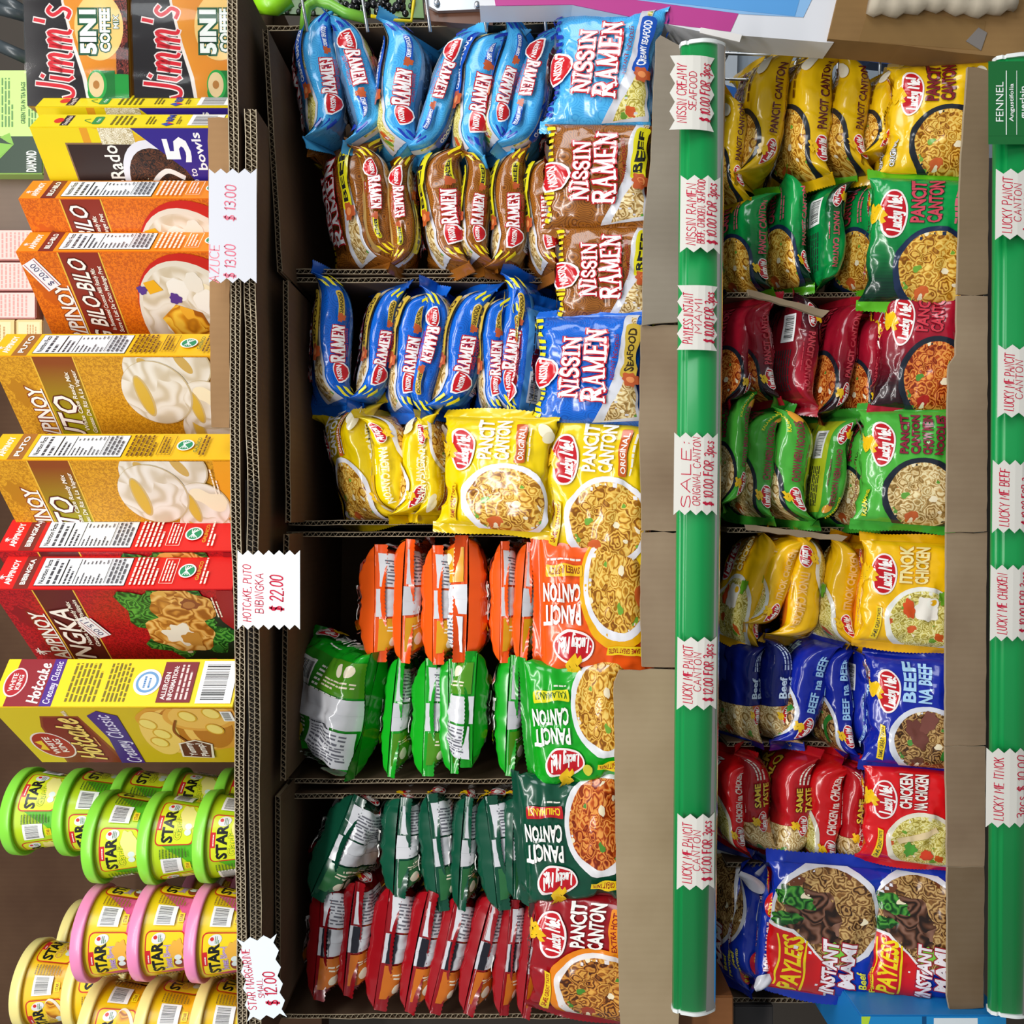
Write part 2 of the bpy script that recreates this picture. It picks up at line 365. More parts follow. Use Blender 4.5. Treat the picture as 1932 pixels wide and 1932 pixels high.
class Art:
    """flat print: layers of coloured shapes in metres, later laid on a surface"""
    def __init__(s, seed=1):
        s.items = []; s.rnd = random.Random(seed); s.cache = None
    def add(s, V, F, m):
        s.items.append((np.asarray(V, float).reshape(-1, 2), F, m))
    def rect(s, x0, y0, x1, y1, m, shear=0.0):
        s.add([(x0, y0), (x1, y0), (x1 + shear, y1), (x0 + shear, y1)], [(0, 1, 2, 3)], m)
    def poly(s, pts, m):
        tri = tessellate_polygon([[Vector((x, y, 0)) for x, y in pts]])
        s.add(pts, [tuple(t) for t in tri], m)
    def ell(s, cx, cy, rx, ry, m, rot=0.0, n=36, wob=0.0, clip=None):
        pts = []
        for i in range(n):
            a = 2 * math.pi * i / n
            r = 1 + wob * (math.sin(3 * a + cx * 900) * .5 + math.sin(7 * a + cy * 700) * .5)
            x, y = rx * r * math.cos(a), ry * r * math.sin(a)
            x, y = x * math.cos(rot) - y * math.sin(rot) + cx, x * math.sin(rot) + y * math.cos(rot) + cy
            if clip: x = min(max(x, clip[0]), clip[2]); y = min(max(y, clip[1]), clip[3])
            pts.append((x, y))
        s.add(pts, [tuple(range(n))], m)
    def line(s, pts, w, m, smooth=False):
        V, F = ribbon(smooth_line(pts) if smooth else pts, w); s.add(V, F, m)
    def rrect(s, x0, y0, x1, y1, r, m, rot=0.0):
        pts = []
        for cx, cy, a0 in ((x1 - r, y1 - r, 0), (x0 + r, y1 - r, 90), (x0 + r, y0 + r, 180), (x1 - r, y0 + r, 270)):
            for j in range(5):
                a = math.radians(a0 + 22.5 * j); pts.append((cx + r * math.cos(a), cy + r * math.sin(a)))
        if rot:
            mx, my = (x0 + x1) / 2, (y0 + y1) / 2; c, d = math.cos(rot), math.sin(rot)
            pts = [((x - mx) * c - (y - my) * d + mx, (x - mx) * d + (y - my) * c + my) for x, y in pts]
        s.add(pts, [tuple(range(len(pts)))], m)
    def _place(s, V, F, cx, cy, sx, sy, shear, rot, m):
        x = V[:, 0] * sx + V[:, 1] * sy * shear; y = V[:, 1] * sy
        c, d = math.cos(rot), math.sin(rot)
        s.add(np.stack((x * c - y * d + cx, x * d + y * c + cy), 1), F, m)
    def text(s, t, cx, cy, h, m, w=None, ol=(), shear=0.0, rot=0.0, bold=.012):
        """sans lettering centred at cx, cy; h cap height, w fitted width; ol = [(colour, growth), ...] outermost first"""
        v0, f0 = glyph_mesh(t, 0.0)
        if len(v0) == 0: return
        x0, x1 = v0[:, 0].min(), v0[:, 0].max(); cap = .73
        sy = h / cap; sx = (w / (x1 - x0)) if w else sy
        off0 = np.array(((x0 + x1) / 2, cap / 2))
        for col, g in list(ol) + [(m, 0.0)]:
            v, f = glyph_mesh(t, bold + g)
            s._place(v - off0, f, cx, cy, sx, sy, shear, rot, col)
    def stroke(s, t, cx, cy, h, m, wt=.12, w=None, ol=(), shear=0.0, rot=0.0, jit=0.0, gap=.22, left=False):
        """pen lettering"""
        x = 0.0; strokes = []
        for ch in t:
            if ch == ' ': x += .5; continue
            g = GL.get(ch, GL.get(ch.upper()))
            if not g: x += .4; continue
            mx = 0.0; dy = s.rnd.uniform(-jit, jit); sl = s.rnd.uniform(-jit, jit)
            for st in g.split('|'):
                sm = st.startswith('~'); st = st.lstrip('~')
                pts = [tuple(float(q) for q in p.split(',')) for p in st.split()]
                mx = max(mx, max(p[0] for p in pts))
                if sm: pts = smooth_line(pts, 4)
                pts = [(x + p[0] + sl * p[1] + s.rnd.uniform(-jit, jit) * .25, p[1] + dy + s.rnd.uniform(-jit, jit) * .25) for p in pts]
                strokes.append(pts)
            x += mx + gap
        W = max(x - gap, .1); sx = (w / W) if w else h
        for col, g in list(ol) + [(m, 0.0)]:
            V = []; F = []
            for pts in strokes:
                q = [((p[0] - (0 if left else W / 2)) * sx + (p[1] - .5) * h * shear, (p[1] - .5) * h) for p in pts]
                v, f = ribbon(q, (wt + 2 * g) * h)
                b = len(V); V += v; F += [tuple(i + b for i in ff) for ff in f]
            s._place(np.array(V), F, cx, cy, 1, 1, 0, rot, col)
    def serif(s, t, cx, cy, h, w, m, ol=(), shear=0.0, rot=0.0, wt=.17):
        x = 0.0; strokes = []
        for ch in t:
            adv, g = SERIF[ch]
            for st in g.split('|'):
                k, pt = st.split(' ', 1); sm = pt.startswith('~'); pt = pt.lstrip('~')
                pts = [tuple(float(q) for q in p.split(',')) for p in pt.split()]
                if sm: pts = smooth_line(pts, 5)
                strokes.append((float(k), [(p[0] + x, p[1]) for p in pts]))
            x += float(adv) + .12
        W = x - .12; sx = w / W
        for col, g in list(ol) + [(m, 0.0)]:
            V = []; F = []
            for k, pts in strokes:
                q = [((p[0] - W / 2) * sx + (p[1] - .5) * h * shear, (p[1] - .5) * h) for p in pts]
                v, f = ribbon(q, (wt * k + 2 * g) * h)
                b = len(V); V += v; F += [tuple(i + b for i in ff) for ff in f]
            s._place(np.array(V), F, cx, cy, 1, 1, 0, rot, col)
    def small(s, x0, y0, x1, y1, rows, m, vert=False, fill=.45):
        """a block of print too fine to read"""
        V = []; F = []
        for r in range(rows):
            y = y1 - (y1 - y0) * (r + .5) / rows; hh = (y1 - y0) / rows * fill * .5
            x = x0; end = x1 if r < rows - 1 else x0 + (x1 - x0) * s.rnd.uniform(.4, 1)
            while x < end - 1e-6:
                l = min((x1 - x0) * s.rnd.uniform(.08, .24), end - x)
                b = len(V); V += [(x, y - hh), (x + l, y - hh), (x + l, y + hh), (x, y + hh)]; F.append((b, b + 1, b + 2, b + 3))
                x += l + (x1 - x0) * .03
        s.add(V, F, m)
    def barcode(s, x0, y0, x1, y1, vert=False):
        s.rect(x0, y0, x1, y1, '#f4f4f2')
        V = []; F = []; a, b_ = (x0, x1); mx = (x1 - x0) * .08; my = (y1 - y0) * .12
        x = x0 + mx
        while x < x1 - mx:
            w = (x1 - x0) * s.rnd.choice((.012, .02, .03)); b = len(V)
            V += [(x, y0 + my * 1.8), (min(x + w, x1 - mx), y0 + my * 1.8), (min(x + w, x1 - mx), y1 - my), (x, y1 - my)]; F.append((b, b + 1, b + 2, b + 3))
            x += w + (x1 - x0) * s.rnd.choice((.014, .022, .03))
        s.add(V, F, '#1c1c1e')
    # ---- lay on a grid surface
    def cut(s, ps, qs):
        if s.cache: return s.cache
        bm = bmesh.new(); keys = []
        for li, (V, F, m) in enumerate(s.items):
            if m not in keys: keys.append(m)
            mi = keys.index(m)
            vs = [bm.verts.new((v[0], v[1], li)) for v in V]
            for f in F:
                try: bm.faces.new([vs[i] for i in f]).material_index = mi
                except ValueError: pass
        e = 1e-6
        for co, no in (((ps[0] + e, 0, 0), (-1, 0, 0)), ((ps[-1] - e, 0, 0), (1, 0, 0)), ((0, qs[0] + e, 0), (0, -1, 0)), ((0, qs[-1] - e, 0), (0, 1, 0))):
            bmesh.ops.bisect_plane(bm, geom=bm.verts[:] + bm.edges[:] + bm.faces[:], plane_co=co, plane_no=no, clear_outer=True)
        for lines, ax in ((ps[1:-1], 0), (qs[1:-1], 1)):
            for x in lines:
                fs = []
                for f in bm.faces:
                    c = [v.co[ax] for v in f.verts]
                    if min(c) < x - 1e-7 and max(c) > x + 1e-7: fs.append(f)
                if not fs: continue
                es = set(); vs = set()
                for f in fs: es.update(f.edges); vs.update(f.verts)
                co = [0, 0, 0]; co[ax] = x; no = [0, 0, 0]; no[ax] = 1
                bmesh.ops.bisect_plane(bm, geom=list(vs) + list(es) + fs, plane_co=co, plane_no=no)
        loose = [v for v in bm.verts if not v.link_faces]
        bmesh.ops.delete(bm, geom=loose, context='VERTS')
        bm.verts.index_update()
        flip = [f for f in bm.faces if f.calc_area() > 0 and f.normal.z == 0]
        bm.normal_update()
        for f in bm.faces:
            if f.normal.z < 0: f.normal_flip()
        V = np.array([v.co[:] for v in bm.verts]).reshape(-1, 3)
        F = [tuple(v.index for v in f.verts) for f in bm.faces]; mi = [f.material_index for f in bm.faces]
        bm.free()
        s.cache = (V, F, mi, keys); return s.cache

class Surf:
    """grid of points with normals over (p, q)"""
    def __init__(s, ps, qs, G, N):
        s.ps = np.array(ps); s.qs = np.array(qs); s.G = G; s.N = N
    def at(s, A, p, q):
        i = np.clip(np.searchsorted(s.ps, p, side='right') - 1, 0, len(s.ps) - 2); j = np.clip(np.searchsorted(s.qs, q, side='right') - 1, 0, len(s.qs) - 2)
        a = ((p - s.ps[i]) / (s.ps[i + 1] - s.ps[i]))[:, None]; b = ((q - s.qs[j]) / (s.qs[j + 1] - s.qs[j]))[:, None]
        return A[i, j] * (1 - a) * (1 - b) + A[i + 1, j] * a * (1 - b) + A[i, j + 1] * (1 - a) * b + A[i + 1, j + 1] * a * b

def printed(name, surf, art, base, fam, lift=0.00012, parent=None, extra=None, smooth=True):
    """one mesh: the grid surface in the base colour with the print on it"""
    nu, nv = len(surf.ps), len(surf.qs)
    V = [surf.G.reshape(-1, 3)]; N = [surf.N.reshape(-1, 3)]
    pp, qq = np.meshgrid(surf.ps, surf.qs, indexing='ij')
    UV = [np.stack((pp, qq), -1).reshape(-1, 2) * 10]
    F = [(i * nv + j, (i + 1) * nv + j, (i + 1) * nv + j + 1, i * nv + j + 1) for i in range(nu - 1) for j in range(nv - 1)]
    fm = [0] * len(F); mats = [mat(base, fam)]
    if art and art.items:
        aV, aF, aM, keys = art.cut(list(surf.ps), list(surf.qs))
        n = surf.at(surf.N, aV[:, 0], aV[:, 1]); n /= np.linalg.norm(n, axis=1, keepdims=True) + 1e-9
        g = surf.at(surf.G, aV[:, 0], aV[:, 1]) + n * (lift * (1.5 + aV[:, 2:3]))
        b = nu * nv
        V.append(g); N.append(n); UV.append(aV[:, :2] * 10)
        F += [tuple(i + b for i in f) for f in aF]; fm += [m + 1 for m in aM]
        mats += [mat(k, fam) for k in keys]
    if extra:
        b = sum(len(x) for x in V)
        eV, eN, eF, em = extra
        V.append(eV); N.append(eN); UV.append(eV[:, [0, 2]] * 10)
        F += [tuple(i + b for i in f) for f in eF]
        mats.append(em); fm += [len(mats) - 1] * len(eF)
    return obj(name, np.concatenate(V), F, mats, fm, parent, smooth, np.concatenate(N) if smooth else None, np.concatenate(UV))
def flat_surf(x0, x1, z0, z1, o=(0, 0, 0), ux=(1, 0, 0), uz=(0, 0, 1)):
    """plane: p along ux, q along uz"""
    ux = np.array(ux, float); uz = np.array(uz, float); o = np.array(o, float)
    n = np.cross(ux, uz)
    G = np.array([[o + ux * p + uz * q for q in (z0, z1)] for p in (x0, x1)]); N = np.broadcast_to(n, (2, 2, 3)).copy()
    return Surf([x0, x1], [z0, z1], G, N)
# ---------------------------------------------------------------- noodle packets
PL, PW, PT, FIN = 0.132, 0.098, 0.044, 0.013      # wrapper length, width, thickness, crimp
NU, NV = 34, 60
def sgp(v, e): return math.copysign(abs(v) ** e, v)
def _arc():
    n = 720; pts = []
    for i in range(n + 1):
        f = -math.pi + 2 * math.pi * i / n
        pts.append((PW / 2 * sgp(math.sin(f), .62), -PT / 2 * sgp(math.cos(f), .62)))
    L = [0.0]
    for a, b in zip(pts, pts[1:]): L.append(L[-1] + math.hypot(b[0] - a[0], b[1] - a[1]))
    return np.linspace(-math.pi, math.pi, n + 1), np.array(L)
_PH, _ARC = _arc()
CIRC = float(_ARC[-1]); QS = np.linspace(-CIRC / 2, CIRC / 2, NV + 1)
PHI = np.interp(QS + CIRC / 2, _ARC, _PH)
_t = np.linspace(-1, 1, NU + 1); PS = PL / 2 * (np.sign(_t) * np.abs(_t) ** .85)
SP = -(PW / 2 + PT * .40)                          # middle of the lower spine in print coordinates
TWIST = {0: (.7, -.6), 1: (-.65, .45), 2: (.4, .75), 3: (.12, -.1), 4: (.14, -.16), 5: (-.1, .15), 6: (.05, -.05), 7: (-.05, .05)}
def pack_surf(seed, slump=1.0, taper=4.0):
    G = np.zeros((NU + 1, NV + 1, 3))
    sd = seed * 13.7
    bend = [math.sin(seed * 2.3) * .003, math.cos(seed * 1.7) * .003]
    for i, p in enumerate(PS):
        s = abs(p) / (PL / 2); b = PT / 2 * max(1 - s ** taper, 0) ** .62 + .0009
        a = PW / 2 * (1 + .14 * s ** 5)
        for j, f in enumerate(PHI):
            jj = 0 if j == NV else j
            ff = PHI[jj]
            z = a * sgp(math.sin(ff), .62); y = -b * sgp(math.cos(ff), .62)
            d = Vector((0, y / (b + .004), z / a)).normalized()
            q = Vector((p * 26 + sd, y * 42, z * 26 + sd * .3))
            w = .0030 * noise.noise(q) + .0016 * noise.noise(q * 2.3 + Vector((5, 1, 2)))
            r = 1 - abs(noise.noise(Vector((p * 17 + sd, y * 25, z * 38 - sd)))) * 2.2
            w += .0024 * max(r, 0) ** 3 - .0008
            pl = math.sin(z * 520 + seed * 2 + 5 * noise.noise(Vector((p * 30, z * 40, sd)))) * .0016 * s ** 4
            w = (w * slump + pl) * min(1, 6 * (1 - s) + .1)
            sag = bend[0] * math.sin(p * 20) + bend[1] * math.sin(z * 26 + p * 15)
            tw = TWIST[seed][0 if p < 0 else 1] * s ** 6; yy = y + d.y * w; zz = z + d.z * w
            yy, zz = yy * math.cos(tw) - zz * math.sin(tw), yy * math.sin(tw) + zz * math.cos(tw)
            G[i, j] = (p, yy + sag * (1 - .2 * s), zz)
    du = np.gradient(G, axis=0)
    Gp = np.concatenate((G[:, -2:-1], G, G[:, 1:2]), axis=1); dv = (Gp[:, 2:] - Gp[:, :-2])
    N = np.cross(du, dv); N /= np.linalg.norm(N, axis=2, keepdims=True) + 1e-12
    return Surf(PS, QS, G, N)
def fin_mesh(surf, end, colour, name, parent, bend=.3, seed=0, stripe=None):
    """crimped end of the wrapper: ribbed strip, saw-toothed outer edge"""
    g = surf.G[0 if end < 0 else -1]; zs = g[:, 2]; lo = g[zs.argmin()]; hi = g[zs.argmax()]
    dz = np.array((hi[1] - lo[1], hi[2] - lo[2])); wd = float(np.hypot(*dz)); dz /= wd; pr = np.array((dz[1], -dz[0])); mid_ = (lo[1:] + hi[1:]) / 2
    n = 60; V = []; F = []; rows = 6
    for k in range(2):
        for r in range(rows + 1):
            t = r / rows
            for i in range(n + 1):
                z = (i / n - .5) * wd * 1.03
                ln = FIN * t + (0.0012 * (i % 2) if r == rows else 0)
                th = bend * 1.5 * min(1, t * 3.5) + .25 * math.sin(z * 60 + seed * 2.1) * t
                lx = ln * math.cos(th); ly = ln * math.sin(th)
                rib = .00035 * math.sin(t * 5 * 2 * math.pi)
                q = mid_ + dz * z + pr * (ly + rib + (.0004 if k else -.0004))
                V.append((end * (PL / 2 - .0015 + lx), float(q[0]), float(q[1])))
    m = (rows + 1) * (n + 1)
    for k in range(2):
        for r in range(rows):
            for i in range(n):
                a = k * m + r * (n + 1) + i; f = (a, a + 1, a + n + 2, a + n + 1)
                F.append(f if (k == 0) == (end < 0) else f[::-1])
    uv = [(v[0] * 10, v[2] * 10) for v in V]
    return obj(name, V, F, [mat(colour, 'film')], None, parent, True, None, uv)

DES = {}
def design(name, base, fin, art): DES[name] = dict(base=base, fin=fin, art=art, protos={})
def lucky_logo(A, cx, cy, s, new=True, rot=0.0, txt='Lucky Me!'):
    c, d = math.cos(rot), math.sin(rot)
    def R(x, y): return (cx + (x * c - y * d) * s, cy + (x * d + y * c) * s)
    A.ell(cx, cy, 1.12 * s, .56 * s, '#f6e9e6', rot)
    A.ell(cx, cy, 1.03 * s, .48 * s, '#c4121f', rot)
    A.line([R(-.05, .38), R(.35, .62), R(.05, .75), R(.45, .98)], .26 * s, '#f3c31a', True)
    A.line([R(-.35, .42), R(-.05, .62), R(-.3, .8), R(0, 1.0)], .2 * s, '#f3c31a', True)
    A.stroke(txt, *R(0, -.04), .5 * s, '#fbf6f2', .17, w=1.55 * s, shear=.18, rot=rot)
def nis_logo(A, cx, cy, s, rot=0.0):
    pts = [(-1.02, .5), (-.5, .66), (0, .70), (.5, .66), (1.02, .5), (1.0, .1), (.84, -.36), (.48, -.74), (0, -.9), (-.48, -.74), (-.84, -.36), (-1.0, .1)]
    c, d = math.cos(rot), math.sin(rot)
    for k, col in ((1.16, '#f2f0f0'), (1.0, '#c8141f')):
        A.poly([(cx + (x * c - y * d) * s * k, cy + (x * d + y * c) * s * k) for x, y in pts], col)
    A.text('NISSIN', cx - .1 * s * -d, cy + .12 * s, .52 * s, '#f8f6f6', w=1.55 * s, rot=rot, bold=.03)
def back_panel(A, light, ink):
    """printed back: table, small print, bar code"""
    h = CIRC / 2
    for sg in (1, -1):
        q0, q1 = sorted((sg * (h - .001), sg * (h - .042)))
        A.rect(-.058, q0, .058, q1, light)
    A.small(-.05, h - .036, -.005, h - .006, 7, ink)
    A.rect(.008, h - .036, .05, h - .004, '#e6e6ea'); A.small(.011, h - .034, .047, h - .006, 8, '#5a5a60')
    A.barcode(-.045, -h + .012, -.01, -h + .034)
    A.small(.0, -h + .006, .05, -h + .034, 7, ink)

def nissin(name, base, sw, stripe, flavour, flab, ftext, backc, noodle, text2=None):
    A = Art(len(name)); b = base
    A.rect(-PL / 2, -CIRC / 2, PL / 2, CIRC / 2, 'swirl:%s:%s' % (base, sw))
    back_panel(A, backc, '#2c3c58')
    # bowl picture and pale sweep on the lower front
    A.poly([(-.064, -.004), (-.045, -.014), (-.01, -.026), (.066, -.030), (.066, -.041), (.0, -.044), (-.03, -.050), (-.060, -.047)], '#d3d3da')
    A.poly([(-.062, -.014), (-.045, -.022), (-.018, -.034), (-.006, -.039), (-.010, -.042), (-.032, -.047), (-.056, -.043)], noodle)
    A.poly([(.062, -.036), (.04, -.039), (.01, -.040), (.006, -.0435), (.062, -.0405)], noodle)
    for p0, p1 in ((-.062, -.022), (.012, .062)):
        n = 6
        for i in range(n):
            x = p0 + (p1 - p0) * (i + .5) / n; A.rect(x - .0022, .044, x + .0022, .0545, stripe, .002)
    for e in (-1, 1):
        for i in range(3):
            A.rect(e * .0555 - .0040, SP - .011 + i * .009, e * .0555 + .0040, SP - .0075 + i * .009, stripe, .002)
            A.rect(e * .0555 - .0040, -SP - .011 + i * .009, e * .0555 + .0040, -SP - .0075 + i * .009, stripe, .002)
    nis_logo(A, -.006, .042, .0155)
    A.serif('NISSIN', .0, .0165, .0150, .071, '#f8f4f4', ol=(('#c01322', .085),), shear=.05)
    A.serif('RAMEN', .003, -.0065, .0190, .085, '#f8f4f4', ol=(('#c01322', .075),), shear=.05)
    A.text('INSTANT NOODLES', .012, -.0235, .0036, '#8c1420', w=.055)
    A.rrect(-.012, -.0445, .052, -.0315, .004, flab); 
    A.text(flavour, .022, -.0375, .0068, ftext, w=.05, bold=.03)
    A.ell(-.014, -.040, .009, .007, '#b8542a', wob=.25); A.ell(-.014, -.040, .004, .003, '#e08a50')
    # spines
    for q, up in ((SP, 0), (-SP, math.pi)):
        m = -1 if up else 1
        nis_logo(A, m * -.036, q, .0098, up)
        A.serif('RAMEN', m * -.006, q + m * .002, .0115, .037, '#f6f0f0', ol=(('#b81524', .09),), rot=up)
        A.text('INSTANT NOODLES', m * -.004, q - m * .0068, .0022, '#b01c28', w=.03, rot=up)
        A.rrect(m * .034 - .014, q - .0034, m * .034 + .014, q + .0034, .003, flab)
        A.text(flavour, m * .036, q, .0038, ftext, w=.021, rot=up, bold=.03)
        A.ell(m * .021, q, .0042, .004, '#b8542a', wob=.3)
    design(name, base, base, A)
nissin('sky', '#4cb2ec', '#3a9cdc', '#1735a8', 'CREAMY SEAFOOD', '#1550b4', '#f2f4fa', '#6a90b8', 'noodle_soup')
nissin('brown', '#a0601e', '#6a3a10', '#f0d81c', 'BEEF', '#d9cf1c', '#202020', '#c09858', 'noodle_pale')
nissin('blue', '#1268d6', '#0c54b8', '#ece020', 'SEAFOOD', '#c8a83a', '#3a2a10', '#4f96d8', 'noodle_pale')

def lucky(name, base, fin, words, wcol, wol, noodle, rim, label, lcol, ltext, spine, scol, backc, band='#d8d8dc', new=True, taste=True, halo=None, sol=(), extra=None, logo=True):
    A = Art(len(name) * 7 + ord(name[0]))
    h = CIRC / 2
    A.rect(-PL / 2, -h, PL / 2, h, base)
    back_panel(A, backc, '#f0f0e8' if new else '#303030')
    if new:
        for sg in (1, -1):
            A.rect(-PL / 2, sg * (h - .006) - .006, PL / 2, sg * (h - .006) + .006, band)
            A.rect(-PL / 2, sg * (h - .018) - .003, -PL / 2 + .03, sg * (h - .018) + .003, '#2a2a30')
        A.rect(.012, -h + .014, PL / 2 - .001, -h + .042, {'orange': '#e0a01c', 'yellow': '#d8a81c', 'crimson': '#cc6c18', 'green': '#4f8f1c'}.get(name, '#2c6a3c')); A.small(.018, -h + .017, PL / 2 - .004, -h + .026, 3, '#f0e4c8'); A.ell(.055, -h + .034, .005, .005, '#f0e4c8'); A.ell(.04, -h + .034, .005, .005, '#f0e4c8')
        A.rect(.010, h - .044, PL / 2 - .001, h - .014, '#dcdce0'); A.small(.014, h - .042, PL / 2 - .003, h - .016, 9, '#6a6a74')
        if name == 'crimson': A.rect(PL / 2 - .0035, h - .012, PL / 2 - .001, h, '#1c1c26'); A.rect(PL / 2 - .0035, -h, PL / 2 - .001, -h + .012, '#1c1c26')
        A.rect(-PL / 2 + .004, -h + .02, -.034, -h + .034, '#d0d0d4'); A.small(-PL / 2 + .006, -h + .021, -.036, -h + .033, 5, '#60606a')
        A.ell(-.01, h - .03, .008, .008, '#d8c030'); A.line([(-.022, h - .038), (-.022, h - .022)], .002, '#d8c030')
    if halo: A.ell(-.032, -.012, .048, .046, halo)
    A.ell(-.032, -.014, .043, .041, rim); A.ell(-.032, -.0145, .0375, .0355, noodle)
    if logo: lucky_logo(A, .024, .030, .0225 if new else .0235, new)
    y = .008
    for wd in words:
        A.text(wd, .037, y, .0135 if len(words) < 3 else .0085, wcol, w=.044, ol=wol, bold=.035); y -= .0165 if len(words) < 3 else .0115
    if label:
        A.rrect(.012, y - .0035, .056, y + .0045, .0015, lcol); A.text(label, .034, y + .0005, .005, ltext, w=.038, bold=.02)
        A.small(.014, y - .0085, .054, y - .0055, 1, '#e8e4d8')
    if taste:
        A.rect(-.060, .030, -.018, .0375, '#f0cc1c', .002); A.text('SAME GREAT TASTE', -.038, .0338, .0042, '#9c1c14' if new else '#303030', w=.037, bold=.02)
    if extra: extra(A)
    for q, up in ((SP, 0), (-SP, math.pi)):
        m = -1 if up else 1
        lucky_logo(A, m * -.042, q, .0125, new, up)
        A.text(spine, m * .014, q + m * .001, .0088, scol, w=.072, ol=sol, rot=up, bold=.03)
        A.small(m * .014 - .022, q - m * .0085 - .001, m * .014 + .022, q - m * .0085 + .001, 1, scol)
    design(name, base, fin, A)
W = '#f4f2ec'
lucky('yellow', '#f0cf06', '#e8c404', ['PANCIT', 'CANTON'], W, (), 'noodle_gold', '#eceaf0', 'ORIGINAL', '#c85a20', W, 'PANCIT CANTON', '#f4ecc0', '#c8a81c',
      extra=lambda A: (A.ell(.05, -.044, .009, .006, '#f4ecd0', .5), A.ell(.044, -.047, .007, .005, '#e8dcb8', -.4)))
lucky('orange', '#f05a16', '#e85010', ['PANCIT', 'CANTON'], W, (), 'noodle_gold', '#eceaf0', 'SWEET&SPICY', '#f0b81c', '#8c2c10', 'PANCIT CANTON', W, '#e85a18', halo='#f0b010')
lucky('green', '#12a41e', '#14941e', ['PANCIT', 'CANTON'], W, (), 'noodle_gold', '#e8eaec', 'KALAMANSI', '#e0d81c', '#2c5a14', 'PANCIT CANTON', W, '#2a8a20',
      extra=lambda A: A.ell(-.004, .037, .006, .006, '#d8d040'))
lucky('pine', '#0c4a34', '#0a4430', ['PANCIT', 'CANTON'], W, (), 'noodle_red', '#e8e6e8', 'CHILIMANSI', '#b81820', '#f0d020', 'PANCIT CANTON', W, '#0e5038')
lucky('crimson', '#960d18', '#860b15', ['PANCIT', 'CANTON'], W, (), 'noodle_dark', '#e8e0dc', 'EXTRA HOT', '#e88a10', '#8c1010', 'PANCIT CANTON', '#f0dcd8', '#c05a18', halo='#e88410')
D_ = (('#f0c8b8', .02),)
lucky('ochre', '#eec010', '#e0b010', ['PANCIT', 'CANTON'], '#7c1820', (('#2a1a10', .03),), 'noodle_gold', '#20242c', None, '', '', 'PANCIT CANTON', '#5a1a20', '#d0a818', new=False, taste=False,
      extra=lambda A: (A.small(.014, -.034, .056, -.028, 1, '#5a3010'), A.ell(.048, -.042, .010, .007, '#f0e8d0', .3), A.text('ORIGINAL', -.045, .042, .006, '#f0f0f0', w=.03, ol=(('#202020', .06),))))
lucky('forest', 'gradp:#07281e:#0c9c48:-.05:.02', '#5cb81c', ['PANCIT', 'CANTON'], '#d04858', (('#14241c', .03),), 'noodle_gold', '#1c2c4c', None, '', '', 'PANCIT CANTON', '#d8566a', '#0c8a44', new=False, taste=False,
      extra=lambda A: A.small(.014, -.036, .056, -.026, 2, '#d8687a'))
lucky('maroon', 'gradp:#1c1016:#a8142c:-.045:.02', '#b0182c', ['PANCIT', 'CANTON'], '#d03848', (('#1c1014', .03),), 'noodle_red', '#1c2430', None, '', '', 'PANCIT CANTON', '#c8424e', '#7a1420', new=False, taste=False)
lucky('lime', '#4cb03c', '#3ca030', ['PANCIT', 'CANTON', 'CHOW MEIN', 'NOODLES'], '#8c2038', (('#20301c', .025),), 'noodle_pale', '#1e2430', None, '', '', 'CHOW MEIN NOODLES', '#8c2c40', '#b8c428', new=False, taste=False,
      extra=lambda A: (A.text('KALAMANSI', -.045, .043, .0055, '#f0e020', w=.03, ol=(('#2c6a1c', .05),)), A.text('KALAMANSI', .05, SP + .012, .004, '#f0e020', w=.026), A.ell(.054, SP - .002, .006, .006, '#e8a030')))
lucky('amber', '#f2bc0c', '#e8ac08', ['ITNOK', 'CHICKEN'], '#f4e4a0', (('#d89010', .03),), 'noodle_soup', '#eceae0', None, '', '', 'ITNOK CHICKEN', '#f0c078', '#e07818', new=False,
      extra=lambda A: (A.ell(-.018, -.016, .016, .012, '#f4ece0', .5, wob=.2), A.ell(-.010, -.022, .008, .007, '#f4f0e4'), A.ell(-.008, -.022, .004, .004, '#f0b414'), A.ell(-.018, .002, .012, .006, '#d8501c', .2, wob=.2), A.ell(-.002, -.034, .009, .006, '#6aa828', wob=.3)))
lucky('navy', '#10249c', '#0e2090', ['BEEF', 'NA BEEF'], '#a8d0f0', (), 'noodle_brown', '#d8dae4', None, '', '', 'BEEF na BEEF', '#9cc8f0', '#14289c', new=False,
      extra=lambda A: (A.ell(-.022, -.002, .018, .010, '#6b3a30', .4, wob=.2), A.ell(-.008, -.014, .014, .009, '#7a463c', -.3, wob=.2), A.line([(-.05, -.03), (-.03, -.035), (-.02, -.045)], .006, '#2a7a2a', True), A.line([(-.064, -.042), (.064, -.042)], .0, '#10249c')))
lucky('scarlet', '#d8141a', '#cc1018', ['CHICKEN', 'NA CHICKEN'], '#f4ece4', (('#8c1014', .03),), 'noodle_soup', '#e4dcc8', None, '', '', 'CHICKEN na CHICKEN', '#f4e4d8', '#b81c1c', new=False,
      extra=lambda A: (A.line([(-.03, .012), (-.022, -.01), (-.012, -.026)], .008, '#e8cfa0', True), A.ell(-.042, .0, .010, .007, '#4f9a30', wob=.3), A.ell(-.048, -.018, .007, .006, '#d8401c', wob=.2)))
